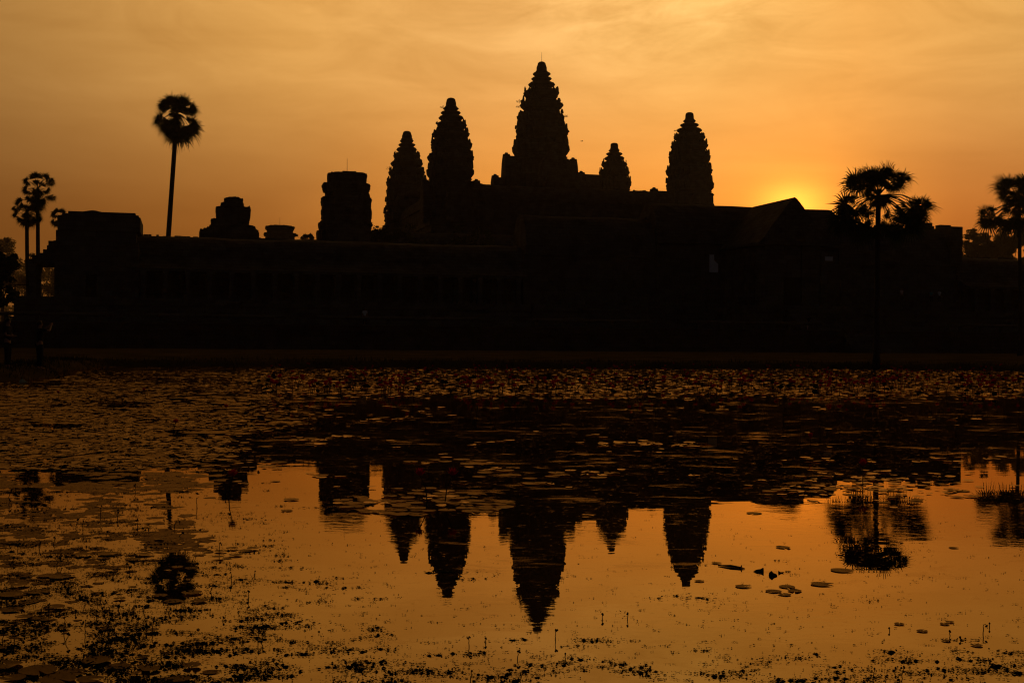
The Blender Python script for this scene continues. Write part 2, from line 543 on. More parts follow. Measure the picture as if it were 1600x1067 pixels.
def vault(y0, y1, z0, z1, n=9, lip=0.25):
    """corbel vault cross-section: eaves, ogival back, blunt ridge"""
    c, hw = (y0 + y1) / 2, (y1 - y0) / 2
    pts = [(y0 - lip, z0), (y0 - lip, z0 + .28)]
    for i in range(n + 1):
        t = i / n
        pts.append((c - hw * math.cos(t * math.pi / 2) ** 1.0 * (1 - .0 * t), z0 + .28 + (z1 - z0 - .28) * math.sin(t * math.pi / 2) ** .85))
    left = pts[:]
    rightp = [(2 * c - p, z) for p, z in reversed(left[:-1])]
    return left + rightp


def rough_ridge(mbx, x0, x1, y, z, rnd, step=0.55, hh=0.22):
    x = x0
    while x < x1 - .1:
        l = min(rnd.uniform(.35, .9) * step * 1.6, x1 - x)
        if rnd.random() < 0.72:
            mbx.box(x + .01, x + l - .01, y - .16, y + .16, z - .1, z + rnd.uniform(.04, hh))
        x += l


def gallery(name, label, a0, a1, top, seed, pillars=True, floor=FL, depth=6.2, ridge=True):
    """one wing of the outer gallery: plinth, back wall, outer pillars, half vault, main vault"""
    rnd = random.Random(seed)
    L = a1 - a0
    root = empty(name, T((a0 + a1) / 2, 0, 0), YAW, label, 'gallery', 'wings of the outer gallery')
    h = L / 2
    b = MB()
    for k, (e, z0, z1) in enumerate([(1.9, PL - .3, PL + .7), (1.55, PL + .7, PL + 1.1), (1.25, PL + 1.1, PL + 2.2), (1.6, PL + 2.2, PL + 2.6), (1.2, PL + 2.6, floor)]):
        b.box(-h, h, -e - 2.6, depth + 1, z0, z1)
    b.build('plinth', STONE, root)
    eave = floor + 4.6
    b = MB(); b.box(-h, h, 2.4, 3.1, floor, eave + .6); b.build('back_wall', STONE, root)
    b = MB(); b.sag(vault(-.1, depth - .2, eave + .55, top), 'x', -h, h, seed)
    if ridge: rough_ridge(b, -h, h, (depth - .3) / 2, top, rnd)
    b.build('vault_roof', ROOF, root)
    # half vault over the outer aisle
    prof = [(-2.9, floor + 3.1), (-2.9, floor + 3.4)]
    for i in range(6):
        t = i / 5
        prof.append((-2.7 + 2.55 * math.sin(t * math.pi / 2), floor + 3.4 + 1.75 * (1 - math.cos(t * math.pi / 2)) * .55 + 1.0 * t * .8))
    prof += [(-.15, floor + 3.1)]
    b = MB(); b.prism(prof, 'x', -h, h); b.build('half_vault_roof', ROOF, root)
    if pillars:
        b = MB()
        b.box(-.24, .24, -.24, .24, 0, 2.7); b.box(-.33, .33, -.33, .33, 0, .3); b.box(-.33, .33, -.33, .33, 2.6, 3.1)
        n = int(L / 2.3)
        first = None
        for i in range(n):
            x = -h + (i + .5) * L / n
            for yy in ((-2.5, 0.1) if n < 40 else (-2.5,)):
                if first is None:
                    first = b.build('pillar', STONE, root); first.location = (x, yy, floor)
                else:
                    link_copy(first, root, location=(x, yy, floor))
    return root


gallery('outer_gallery', 'long low stone gallery with a vaulted roof between the flat-topped corner pavilion and the gatehouse', -79.2, -33.4, 13.3, 1)
gallery('outer_gallery', 'stone gallery wing at the far right, under and beyond the palm at the frame edge', 27.8, 76, 13.5, 2)


def pediment(b, axis_, pos, c, half, z0, z1, th=.5, out=.3):
    """flame-edged gable slab standing at the end of a vault"""
    n = 8
    pts = [(c - half - out, z0), (c - half - out, z0 + (z1 - z0) * .35)]
    for i in range(n + 1):
        t = i / n
        pts.append((c - (half + out) * math.cos(t * math.pi / 2) ** .8, z0 + (z1 - z0) * (.25 + .75 * math.sin(t * math.pi / 2) ** 1.2) + (.16 if i % 2 else 0)))
    pts = pts + [(2 * c - p, z) for p, z in reversed(pts[:-1])]
    b.prism(pts, axis_, pos - th / 2, pos + th / 2)


# entrance gatehouse in the middle of the front
gate = empty('entrance_gatehouse', T(-2.8, 0, 0), YAW, 'gabled stone gatehouse below the rising sun, between the right-hand tower and the big palm', 'gatehouse')
b = MB()
for e, z0, z1 in [(2.6, PL - .3, PL + .8), (2.2, PL + .8, PL + 2.2), (2.5, PL + 2.2, PL + 2.6), (2.1, PL + 2.6, FL)]:
    b.box(-30.5, 30.5, -e - 2.0, 7.2, z0, z1)
    b.box(-5.2 - e * .4, 5.2 + e * .4, -13 - e, -4.6, z0, z1)
b.build('plinth', STONE, gate)
b = MB()
for x0, x1, zt in [(-30.5, -13, 12.2), (-13, 13, 14.2), (13, 30.5, 12.2)]:
    b.box(x0 + .02, x1 - .02, 0, 5.8, FL, zt)
b.box(-3.6, -1.2, -11.4, 0, FL, 13.4); b.box(1.2, 3.6, -11.4, 0, FL, 13.4); b.box(-1.2, 1.2, -11.2, -.2, 9.4, 13.3)
b.build('wall', STONE, gate)
b = MB(); b.sag(vault(-.6, 6.4, 14.0, 19.4), 'x', -13.2, 12.6, 31, 2.6, .04); b.build('main_vault_roof', ROOF, gate)
b = MB(); b.sag(vault(-.2, 6.1, 12.0, 17.3), 'x', 12.62, 30.2, 32)
rr = random.Random(11)
for x0, l, hh in [(22.6, 1.3, .4), (25.2, .9, .45), (26.8, 1.9, .4), (27.1, 1.3, .85), (29.6, 1.7, .62), (17, 1.5, .3), (20, 1.2, .35)]:
    b.box(x0, x0 + l, 2.4, 3.5, 17.1, 17.3 + hh)
b.box(29.2, 31.1, -.55, 6.5, 12.05, 17.42)
b.build('south_vault_roof', ROOF, gate)
b = MB(); b.sag(vault(-.2, 6.1, 12.0, 17.3), 'x', -30.2, -13.22, 33); rough_ridge(b, -30.2, -13.3, 2.95, 17.3, rr); b.build('north_vault_roof', ROOF, gate)
b = MB()
prof = [(-4.6, 13.2), (-4.6, 13.5), (-4.2, 13.9), (-2.6, 16.0), (-1.1, 17.9), (-.35, 18.75), (0, 19.0)]
prof = prof + [(-p, z) for p, z in reversed(prof[:-1])]
b.prism(prof, 'y', -11.8, -.62)
b.build('porch_gable_roof', ROOF, gate)
b = MB(); b.box(-1.15, 1.15, -11.38, -11.2, FL, 9.38); b.build('doorway', mat('dark doorway', (.02, .018, .015)), gate)
b = MB(); b.box(-.35, .35, -.35, .35, 0, 5.6); b.box(-.45, .45, -.45, .45, 0, .4); b.box(-.45, .45, -.45, .45, 5.2, 6.6)
p0 = b.build('porch_pillar', STONE, gate); p0.location = (-4.1, -11.3, FL)
for x, y in [(4.1, -11.3), (-4.1, -8.4), (4.1, -8.4), (-4.1, -5.4), (4.1, -5.4)]:
    link_copy(p0, gate, location=(x, y, FL))
b = MB()
for k in range(9):
    b.box(-3.2, 3.2, -15.6 - .45 * (9 - k), -15.2 - .45 * (8 - k) + .4, PL - .02, PL + (FL - PL) * (k + 1) / 10)
b.build('stairway', STONE, gate)

# corner pavilion at the left end
pav = empty('corner_pavilion', T(-83.5, 0, 0), YAW, 'flat-topped ruined corner pavilion with an open porch at the left end of the temple', 'pavilion')
b = MB()
for e, z0, z1 in [(1.0, PL - .3, PL + .8), (.7, PL + .8, PL + 2.2), (1.0, PL + 2.2, PL + 2.6), (.6, PL + 2.6, FL)]:
    b.box(-7.4 - e * .5, 5.25, -3.4 - e, 8.2, z0, z1)
b.build('plinth', STONE, pav)
b = MB(); b.box(-3.85, 5.0, -2.2, 7.2, FL, 11.6); b.build('wall', STONE, pav)
b = MB()                                           # upper storey, cornices, worn top
b.box(-3.95, 4.9, -2.3, 7.0, 11.6, 12.1)
b.box(-3.75, 4.72, -1.9, 6.9, 12.1, 13.3)
b.box(-3.55, 5.15, -2.3, 7.3, 13.3, 14.9)
b.box(-3.1, 4.95, -2.1, 7.1, 14.9, 15.15)
b.box(-2.5, 4.6, -1.9, 6.9, 15.15, 15.42)
b.prism([(-1.9, 15.42), (4.5, 15.42), (3.4, 15.5), (1.2, 15.58), (.3, 15.78), (-.1, 15.82), (-.6, 15.75), (-1.4, 15.6)], 'y', .5, 4.0)
b.build('upper_storey', STONE, pav)
b = MB()                                           # broken roof stepping down over the porch
for k, (x0, zt) in enumerate([(-4.55, 12.1), (-4.7, 11.6), (-5.1, 11.15), (-5.55, 10.75), (-6.2, 10.5), (-6.65, 10.05)]):
    b.box(x0, -3.8 + .001 * k, -1.6 + .02 * k, 5.6 - .02 * k, 9.7 - .03 * k, zt)
b.build('porch_roof', ROOF, pav)
b = MB(); b.box(-.3, .3, -.3, .3, 0, 3.4); b.box(-.4, .4, -.4, .4, 0, .35); b.box(-.42, .42, -.42, .42, 3.0, 3.7)
p0 = b.build('porch_pillar', STONE, pav); p0.location = (-6.25, -1.0, FL)
link_copy(p0, pav, location=(-6.25, 4.9, FL))
b = MB(); b.box(-.6, .6, 0, .2, 0, 2.6)
p0 = b.build('doorway', MATS['dark doorway'], pav); p0.location = (0, -2.25, FL)
b = MB(); b.box(-.55, .55, 0, .12, 0, 1.9)
for k in range(5):
    b.box(-.46 + k * .2, -.36 + k * .2, -.08, 0, .02, 1.88)
p0 = b.build('window', STONE, pav); p0.location = (-2.4, -2.33, FL + .9)
link_copy(p0, pav, location=(3.0, -2.33, FL + .9))

# ------------------------------------------------------------------ towers
PLAN_Q = [(1.0, .0), (1.0, .36), (.9, .36), (.9, .58), (.77, .58), (.77, .77), (.58, .77), (.58, .9), (.36, .9), (.36, 1.0)]
PLAN = []
for q in range(4):
    for x, y in PLAN_Q:
        for _ in range(q): x, y = -y, x
        PLAN.append((x, y))
XT = max(abs(x * math.cos(YAW) - y * math.sin(YAW)) for x, y in PLAN)
PLAN = [(x / XT, y / XT) for x, y in PLAN]


def flame(b, cx, cy, ang, z, wdt, hgt, th):
    """one pointed antefix standing on a cornice, facing outwards"""
    t = Vector((-math.sin(ang), math.cos(ang), 0)); o = Vector((math.cos(ang), math.sin(ang), 0))
    prof = [(-.5, 0), (-.56, .22), (-.42, .5), (-.16, .8), (0, 1.0), (.16, .8), (.42, .5), (.56, .22), (.5, 0)]
    c = Vector((cx, cy, z))
    r0 = [c + t * (p * wdt) + o * (th / 2 - q * q * hgt * .05) + Vector((0, 0, q * hgt)) for p, q in prof]
    r1 = [v - o * th for v in r0]
    b.loft([r0, r1])


def tier_mesh(b, z0, z1, rad, rnd, spikes=True, lo=.86, hi_=.64, plan=PLAN, wear=.02):
    h = z1 - z0
    prof = [(0, lo), (.07, lo * .985), (.10, lo * 1.04), (.15, lo * 1.05), (.18, lo * 1.01), (.30, lo + (1 - lo) * .45), (.42, lo + (1 - lo) * .80), (.52, .985), (.60, 1.0), (.68, .99), (.71, .955), (.78, .95), (.80, .90), (.90, .78), (1.0, hi_)]
    rings = []
    for f, s in prof:
        rings.append([(x * rad * s * (1 + rnd.uniform(-wear, wear)), y * rad * s * (1 + rnd.uniform(-wear, wear)), z0 + f * h) for x, y in plan])
    for d in range(rnd.randint(2, 4)):                     # broken stretches of cornice
        s0, ln, cut = rnd.randrange(len(plan)), rnd.randint(2, 6), rnd.uniform(.90, .965)
        for ri, (f, s) in enumerate(prof):
            if .4 < f < .85:
                for q in range(ln):
                    v = rings[ri][(s0 + q) % len(plan)]
                    rings[ri][(s0 + q) % len(plan)] = (v[0] * cut, v[1] * cut, v[2])
    ox, oy = rnd.uniform(-.012, .012) * rad, rnd.uniform(-.012, .012) * rad
    rings = [[(x + ox, y + oy, z) for x, y, z in r] for r in rings]
    b.loft(rings)
    if spikes:
        for i, (x, y) in enumerate(plan):
            k = i % 10
            if k in (0, 2, 4, 5, 7, 9) or (k == 6):
                if rnd.random() < .24: continue
                big = 1.35 if k == 0 else 1.0
                a = math.atan2(y, x)
                rr_ = math.hypot(x, y) * rad * .915
                flame(b, rr_ * math.cos(a), rr_ * math.sin(a), a, z0 + h * .77, rad * .15 * big, h * rnd.uniform(.20, .46) * (1.2 if k == 0 else 1), rad * .06)


def bud(b, z0, z1, r0, r1):
    """lotus-bud finial: flared petals then a blunt dome"""
    n = 20
    h = z1 - z0
    prof = [(0, r0 * .95), (.06, r0 * 1.08), (.12, r0 * 1.02), (.16, r0 * .92), (.45, r0 * .90), (.70, r1 * 1.12), (.86, r1 * 1.02), (.95, r1 * .78), (1.0, r1 * .45)]
    b.loft([[(r * (1 + .04 * (k % 2)) * math.cos(2 * math.pi * k / n), r * (1 + .04 * (k % 2)) * math.sin(2 * math.pi * k / n), z0 + f * h) for k in range(n)] for f, r in prof])


def porch(parent, ang, r0, r1, half, z0, zt, knob=True, name='porch'):
    """vaulted porch running out from a tower, a pediment at its end"""
    b = MB()
    b.box(r0, r1 - .3, -half, half, z0, z0 + (zt - z0) * .55)
    pr = vault(-half, half, z0 + (zt - z0) * .55, zt, 6, .15)
    b.prism(pr, 'x', r0, r1 - .3)
    pediment(b, 'x', r1 - .2, 0, half, z0, zt + .35, 1.3, .1)
    if knob:
        flame(b, r1 - .2, 0, 0, zt + .2, half * .35, .5, .6)
    o = b.build(name, STONE, parent)
    o.rotation_euler = (0, 0, ang)
    return o


TOWERS = []


def tower(name, label, base, px, D, tiers, cap, zbase, porches=(), seed=1, rod=None, group=None, cat='tower'):
    """tiers: (y_top, half width) in photo pixels from the top one down, read off and turned into metres at distance D"""
    rnd = random.Random(seed)
    k = D / F
    root = empty(name, (base.x, base.y, 0), YAW, label, cat, group)
    zs = lambda y: at(px, y, D).z
    cy0, cy1, cw0, cw1 = cap
    b = MB(); bud(b, zs(cy1), zs(cy0), cw1 * k, cw0 * k); b.build('lotus_finial', STONE, root)
    prev = cy1
    for i, (y0, y1, hw) in enumerate(tiers):
        b = MB(); tier_mesh(b, zs(y1), zs(y0), hw * k, rnd, spikes=(i > 2), lo=(.72 if i < 3 else .80 if i < 5 else .87), hi_=(.55 if i < 3 else .62)); b.build('tier', STONE, root)
        prev = y1
    b = MB()
    hw = tiers[-1][2] * k * 1.0
    zt = zs(prev)
    rings = []
    for f, s in [(0, 1.12), (.12, 1.10), (.14, 1.04), (.55, 1.0), (.60, 1.03), (.66, .99), (.93, .98), (.96, 1.02), (1.0, .96)]:
        rings.append([(x * hw * s, y * hw * s, zbase + f * (zt - zbase)) for x, y in PLAN])
    b.loft(rings); b.build('cella', STONE, root)
    for spec in porches:
        porch(root, *spec)
    if rod:
        b = MB(); b.tube([(0, 0, zs(cy0) - .4), (0, 0, zs(rod))], [.05, .03], 6); b.build('lightning_rod', METAL, root)
    TOWERS.append(root)
    return root


def zo(v, k, o): return o + v / k


K5, O5 = 4.444, 70
tower('temple_tower', 'tallest stone tower in the middle, with a thin rod on its tip', CT, 843.5, 280,
      [(zo(190, K5, O5), zo(228, K5, O5), 62 / K5), (zo(224, K5, O5), zo(262, K5, O5), 71 / K5), (zo(257, K5, O5), zo(312, K5, O5), 93 / K5),
       (zo(308, K5, O5), zo(392, K5, O5), 127 / K5), (zo(386, K5, O5), zo(474, K5, O5), 151 / K5), (zo(468, K5, O5), zo(562, K5, O5), 173 / K5),
       (zo(558, K5, O5), zo(674, K5, O5), 193 / K5), (zo(668, K5, O5), zo(800, K5, O5), 202 / K5)],
      (zo(120, K5, O5), zo(192, K5, O5), 25 / K5, 38 / K5), 33.0,
      porches=[(math.pi, 3, 8.4, 2.6, 30, 43.6), (0, 3, 7.9, 2.6, 30, 43.2), (-math.pi / 2, 3, 8.4, 2.6, 30, 43.4), (math.pi / 2, 3, 8.4, 2.6, 30, 43.4),
               (math.pi, 8, 11.0, 2.2, 30, 38.6), (0, 8, 9.9, 2.2, 30, 40.2), (-math.pi / 2, 8, 11.0, 2.2, 30, 38.6), (math.pi / 2, 8, 11.0, 2.2, 30, 38.6)],
      seed=5, rod=82)
S = 26.5
NW = CT + (-U - V) * S; SW = CT + (U - V) * S; NE = CT + (-U + V) * S; SE = CT + (U + V) * S


def axis_px(v):                                   # the photo column in which a tower's axis appears
    return 800 + F * v.x / v.y


K4, O4 = 4.445, 140
NW = at(703.6, 300, NW.y); SW = at(1076.5, 300, SW.y); NE = at(635.2, 300, NE.y); SE = at(959.3, 300, SE.y)
G4 = 'towers at the corners of the upper terrace'
tower('temple_tower', 'broad corner tower just left of the tallest tower, second highest of the five', NW, 703.6, NW.y,
      [(zo(122, K4, O4), zo(153, K4, O4), 55 / K4), (zo(150, K4, O4), zo(185, K4, O4), 72 / K4), (zo(180, K4, O4), zo(228, K4, O4), 87 / K4),
       (zo(225, K4, O4), zo(290, K4, O4), 111 / K4), (zo(285, K4, O4), zo(355, K4, O4), 134 / K4), (zo(350, K4, O4), zo(440, K4, O4), 151 / K4),
       (zo(435, K4, O4), zo(528, K4, O4), 165 / K4), (zo(520, K4, O4), zo(640, K4, O4), 168 / K4)],
      (zo(60, K4, O4), zo(124, K4, O4), 27 / K4, 38 / K4), 25.0,
      porches=[(0, 3, 5.6, 1.7, 25, 33.7), (math.pi, 3, 5.4, 1.7, 25, 33.4), (-math.pi / 2, 3, 6.6, 2.0, 25, 33.0)], seed=21, group=G4)
tower('temple_tower', 'slimmer corner tower leftmost of the five, partly behind the broad one beside it', NE, 635.2, NE.y,
      [(zo(345, K4, O4), zo(378, K4, O4), 49 / K4), (zo(374, K4, O4), zo(404, K4, O4), 60 / K4), (zo(400, K4, O4), zo(444, K4, O4), 74 / K4),
       (zo(440, K4, O4), zo(495, K4, O4), 96 / K4), (zo(490, K4, O4), zo(555, K4, O4), 114 / K4), (zo(550, K4, O4), zo(618, K4, O4), 129 / K4),
       (zo(612, K4, O4), zo(700, K4, O4), 146 / K4), (zo(694, K4, O4), zo(768, K4, O4), 151 / K4), (zo(760, K4, O4), zo(845, K4, O4), 159 / K4), (zo(838, K4, O4), zo(945, K4, O4), 169 / K4)],
      (zo(290, K4, O4), zo(348, K4, O4), 25 / K4, 37 / K4), 25.0, seed=33, group=G4)
K6, O6 = 5.929, 160
tower('temple_tower', 'corner tower rightmost of the five, standing free beside the glowing sun', SW, 1076.5, SW.y,
      [(zo(160, K6, O6), zo(198, K6, O6), 58 / K6), (zo(195, K6, O6), zo(240, K6, O6), 86 / K6), (zo(236, K6, O6), zo(298, K6, O6), 116 / K6),
       (zo(292, K6, O6), zo(372, K6, O6), 147 / K6), (zo(365, K6, O6), zo(466, K6, O6), 174 / K6), (zo(458, K6, O6), zo(596, K6, O6), 198 / K6),
       (zo(588, K6, O6), zo(718, K6, O6), 216 / K6), (zo(710, K6, O6), zo(850, K6, O6), 228 / K6)],
      (zo(95, K6, O6), zo(164, K6, O6), 32 / K6, 42 / K6), 27.0,
      porches=[(math.pi, 3, 8.2, 2.0, 25, 33.6), (-math.pi / 2, 3, 7.0, 2.0, 25, 33.0)], seed=47, group=G4)
tower('temple_tower', 'smallest looking corner tower, farthest back between the tallest and the rightmost tower', SE, 959.3, SE.y,
      [(zo(435, K6, O6), zo(468, K6, O6), 53 / K6), (zo(464, K6, O6), zo(503, K6, O6), 76 / K6), (zo(499, K6, O6), zo(552, K6, O6), 94 / K6),
       (zo(546, K6, O6), zo(622, K6, O6), 120 / K6), (zo(612, K6, O6), zo(710, K6, O6), 143 / K6), (zo(700, K6, O6), zo(830, K6, O6), 165 / K6)],
      (zo(378, K6, O6), zo(438, K6, O6), 30 / K6, 38 / K6), 27.0,
      porches=[(math.pi, 3, 9.0, 1.8, 25, 44.0), (-math.pi / 2, 3, 6.0, 1.8, 25, 40.0)], seed=59, group=G4)

# stepped base and galleries of the upper level
up_t = empty('upper_terrace', (CT.x, CT.y, 0), YAW, 'steep stepped stone terrace that carries the five towers', 'terrace')
for k, (hh, z0, z1) in enumerate([(37, 9.5, 15), (34, 15, 20), (31.5, 20, 25)]):
    b = MB()
    for e, f0, f1 in [(.6, 0, .12), (.2, .12, .45), (-.1, .45, .55), (.2, .55, .86), (.6, .86, 1.0)]:
        b.box(-hh - e, hh + e, -hh - e, hh + e, z0 + (z1 - z0) * f0, z0 + (z1 - z0) * f1)
    b.build('step', STONE, up_t)
b = MB()
for k in range(24):
    b.box(-2.2, 2.2, -44 + .4 * k, -36, 9.5 + 15.4 * k / 24, 9.5 + 15.4 * (k + 1) / 24)
b.build('stairway', STONE, up_t)
ug = empty('upper_gallery', (CT.x, CT.y, 0), YAW, 'vaulted stone gallery joining the five towers round the upper terrace', 'gallery')
for k in range(4):
    b = MB(); b.box(-S, S, -S - 2.0, -S + 2.0, 25, 30.2)
    o = b.build('wall', STONE, ug); o.rotation_euler = (0, 0, k * math.pi / 2); o.location = (0, 0, .002 * k)
    b = MB(); b.sag(vault(-S - 2.2, -S + 2.2, 30.1, 33.3), 'x', -S, S, 40 + k, 2.2, .1); rough_ridge(b, -S, S, -S, 33.3, random.Random(70 + k), .5, .25)
    o = b.build('vault_roof', ROOF, ug); o.rotation_euler = (0, 0, k * math.pi / 2); o.location = (0, 0, .003 * k)
    b = MB(); b.prism(vault(-1.9, 1.9, 29.5, 33.0), 'y', -S + 2.3, -9.5)
    o = b.build('cross_roof', ROOF, ug); o.rotation_euler = (0, 0, k * math.pi / 2); o.location = (0, 0, .004 * k)
b = MB(); b.box(-.6, .6, 0, .15, 0, 2.2)
for k in range(5): b.box(-.5 + k * .22, -.4 + k * .22, -.1, 0, .03, 2.17)
w0 = None
for x in [-21 + 3.5 * i for i in range(13)]:
    if abs(x) < 2: continue
    if w0 is None:
        w0 = b.build('window', STONE, ug); w0.location = (x, -S - 2.16, 26.4)
    else:
        link_copy(w0, ug, location=(x, -S - 2.16, 26.4))

# second enclosure gallery
sg = empty('second_gallery', (CT.x, CT.y, 0), YAW, 'dark inner gallery with vaulted roof between the outer gallery and the stepped terrace', 'gallery')
HX, HY = 53, 58
b = MB()
for e, z0, z1 in [(1.6, .4, 6.5), (1.2, 6.5, 12)]:
    b.box(-HX - 3 - e, HX + 3 + e, -HY - 3 - e, -HY + 3, z0, z1); b.box(-HX - 3 - e, -HX + 3, -HY + 3, HY, z0, z1); b.box(HX - 3, HX + 3 + e, -HY + 3, HY, z0, z1)
b.build('plinth', LATERITE, sg)
b = MB()
b.box(-HX, HX, -HY - 2, -HY + 2, 12, 17); b.box(-HX - 2, -HX + 2, -HY + 2, HY, 12, 17); b.box(HX - 2, HX + 2, -HY + 2, HY, 12, 17)
b.build('wall', STONE, sg)
b = MB(); b.sag(vault(-HY - 2.2, -HY + 2.2, 16.9, 20.3), 'x', -HX, HX, 51); rough_ridge(b, -HX, HX, -HY, 20.3, random.Random(5)); b.build('west_roof', ROOF, sg)
b = MB(); b.prism(vault(-HX - 2.2, -HX + 2.2, 16.9, 20.2), 'y', -HY, HY); b.build('north_roof', ROOF, sg)
b = MB(); b.prism(vault(HX - 2.2, HX + 2.2, 16.9, 20.2), 'y', -HY, HY); b.build('south_roof', ROOF, sg)


# ruined towers without tops, from stacked worn blocks
def ruin(name, label, px, D, layers, zbase, seed, rod=None, cat='ruined tower', group=None, spikes=()):
    """layers: (y_top, y_bottom, left px, right px, spikes?) read off the photo, top first"""
    rnd = random.Random(seed)
    base = at(px, 500, D)
    root = empty(name, (base.x, base.y, 0), YAW, label, cat, group)
    k = D / F
    cs, sn = math.cos(YAW), math.sin(YAW)
    for i, (y0, y1, xl, xr, sp) in enumerate(layers):
        z1, z0 = at(px, y0, D).z, (zbase if i == len(layers) - 1 else at(px, y1, D).z - .15)
        hw = (xr - xl) / 2 * k
        off = ((xr + xl) / 2 - px) * k
        b = MB()
        plan = [(x + off / hw * cs, y - off / hw * sn) for x, y in PLAN]
        h = z1 - z0
        rings = []
        prof = [(0, .93), (.10, .935), (.14, .965), (.28, .965), (.32, .985), (.55, .985), (.60, 1.0), (.84, 1.0), (.88, .985), (.97, .985), (1.0, .96)]
        for f, s in prof:
            rings.append([((x * s) * hw * (1 + rnd.uniform(-.015, .015)), (y * s) * hw * (1 + rnd.uniform(-.015, .015)),
                           z0 + f * h + (rnd.uniform(-.1, .1) if f == 1.0 else 0)) for x, y in plan])
        b.loft(rings)
        if sp:
            for j, (x, y) in enumerate(plan):
                if j % 10 in (0, 2, 4, 7) and rnd.random() < .55:
                    a = math.atan2(y, x)
                    flame(b, x * hw * .93, y * hw * .93, a, z1 - .2, hw * .14, rnd.uniform(.5, 1.1) * sp, hw * .07)
        b.build('tier', STONE, root)
    if rod:
        zt = at(px, layers[0][0], D).z
        b = MB(); b.tube([(0, 0, zt - .4), (0, 0, at(px, rod, D).z)], [.045, .025], 6); b.build('lightning_rod', METAL, root)
    return root


K3 = 5.0
L3 = lambda rows: [(230 + a / K3, 230 + b / K3, 290 + c / K3, 290 + d / K3, s) for a, b, c, d, s in rows]
ruin('ruined_tower', 'broad ruined tower with a rod on its flat top, left of the five towers', 540.5, 209,
     L3([(200, 222, 1196, 1310, 0), (210, 292, 1092, 1412, 0), (290, 352, 1052, 1438, 0), (350, 400, 1076, 1416, 0), (396, 482, 1044, 1450, 1.3), (478, 595, 1046, 1452, 1.2),
         (590, 660, 1024, 1456, 0), (655, 800, 1008, 1470, 0)]), 5, 81, rod=248)
ruin('ruined_library', 'dome-topped ruined stone building with broken shoulders, behind the gallery right of the tall palm', 363, 172,
     L3([(395, 408, 316, 420, 0), (404, 442, 290, 444, 0), (440, 476, 264, 450, 0), (470, 572, 224, 506, .5), (566, 630, 186, 494, .6), (618, 660, 172, 545, 0), (652, 760, 92, 578, .5)]), 5, 83,
     cat='ruin')
ruin('ruined_tower', 'small flat far ruin with a thin rod, between the domed ruin and broad ruined tower', 436, 318,
     L3([(615, 628, 640, 820, 0), (621, 645, 612, 850, 0), (640, 678, 626, 838, 0), (674, 695, 600, 862, 0), (690, 780, 612, 850, 0)]), 5, 87, rod=340)

# ------------------------------------------------------------------ terrace wall before the temple, balustrades
ter = empty('stone_terrace', T(0, -25, 0), YAW, 'long dark stone terrace wall between the lawn and the temple galleries', 'terrace')
b = MB()
for e, z0, z1 in [(.5, .2, .75), (.3, .75, 1.0), (.0, 1.0, 2.2), (.25, 2.2, 2.5), (.1, 2.5, PL)]:
    b.box(-103, 78, -e, 60 - e, z0, z1)
b.build('retaining_wall', LATERITE, ter)
b = MB()
for k in range(6):
    b.box(-4, 4, -2.6 + .4 * k, -.55, .1, .2 + 2.7 * (k + 1) / 7)
b.build('stairway', STONE, ter)
rb = random.Random(15)
for i, (a0, a1, lab) in enumerate([(-96, -80, 'stone balustrade stretch on the terrace below the corner pavilion'),
                                   (-77, -64, 'stone balustrade stretch on the terrace below the tall palm'),
                                   (-61, -44, 'stone balustrade stretch on the terrace below the broad ruined tower'),
                                   (-40, -26, 'stone balustrade stretch on the terrace right of the person in white'),
                                   (-22, -6, 'stone balustrade stretch on the terrace below the tallest tower'),
                                   (10, 32, 'stone balustrade stretch on the terrace left of the big palm'),
                                   (36, 60, 'stone balustrade stretch on the terrace right of the big palm')]):
    c = (a0 + a1) / 2
    root = empty('stone_balustrade', T(c, -24.2, PL), YAW, lab, 'balustrade', 'balustrades along the terrace edge')
    h = (a1 - a0) / 2
    b = MB()
    b.tube([(-h, 0, .72), (-h * .3, 0, .73), (h * .3, 0, .715), (h, 0, .72)], .16, 10)
    b.build('rail', STONE, root)
    b = MB(); b.box(-.17, .17, -.14, .14, 0, .6); b.box(-.22, .22, -.19, .19, .0, .12)
    n = int((a1 - a0) / 2.6)
    q = None
    for j in range(n):
        x = -h + (j + .5) * (a1 - a0) / n
        if q is None:
            q = b.build('post', STONE, root); q.location = (x, 0, 0)
        else: link_copy(q, root, location=(x, 0, 0))

# pale sheets hung on the front and a scaffold-like frame at the left
b = MB()
b.add([(0, 0, 0), (1.15, 0, 0), (1.15, 0, 1.0), (.62, 0, 1.45), (.6, 0, 2.15), (0, 0, 2.15), (0, .05, 0), (1.15, .05, 0), (1.15, .05, 1.0), (.62, .05, 1.45), (.6, .05, 2.15), (0, .05, 2.15)],
      [(0, 1, 2, 3, 4, 5), (11, 10, 9, 8, 7, 6)] + [(i, (i + 1) % 6, (i + 1) % 6 + 6, i + 6) for i in range(6)])
o = b.build('canvas_sheet', CANVAS)
o.location = at(1108.5, 425.5, 148.0); o.rotation_euler = (0, 0, YAW)
tag(o, 'pale upright canvas sheet with a torn corner on the front below the rightmost tower', 'sheet')
b = MB(); b.box(0, 1.0, 0, .05, 0, .46); b.box(-.03, 1.03, .012, .04, .42, .5)
o = b.build('canvas_sheet', CANVAS)
o.location = at(1289.5, 407.5, 145.0); o.rotation_euler = (0, 0, YAW)
tag(o, 'small pale wide canvas panel on the gatehouse front, left of the big palm trunk', 'sheet')
fr_o = empty('wooden_frame', at(36, 474, 150), YAW, 'thin wooden gate frame between the dark tree at the left edge and the porch', 'frame')
for x in (-.95, .95):
    b = MB(); b.box(x - .06, x + .06, -.06, .06, -2.5, 2.2); b.build('post', WOOD, fr_o)
b = MB(); b.box(-1.5, 1.5, -.05, .05, 2.21, 2.33); b.build('beam', WOOD, fr_o)


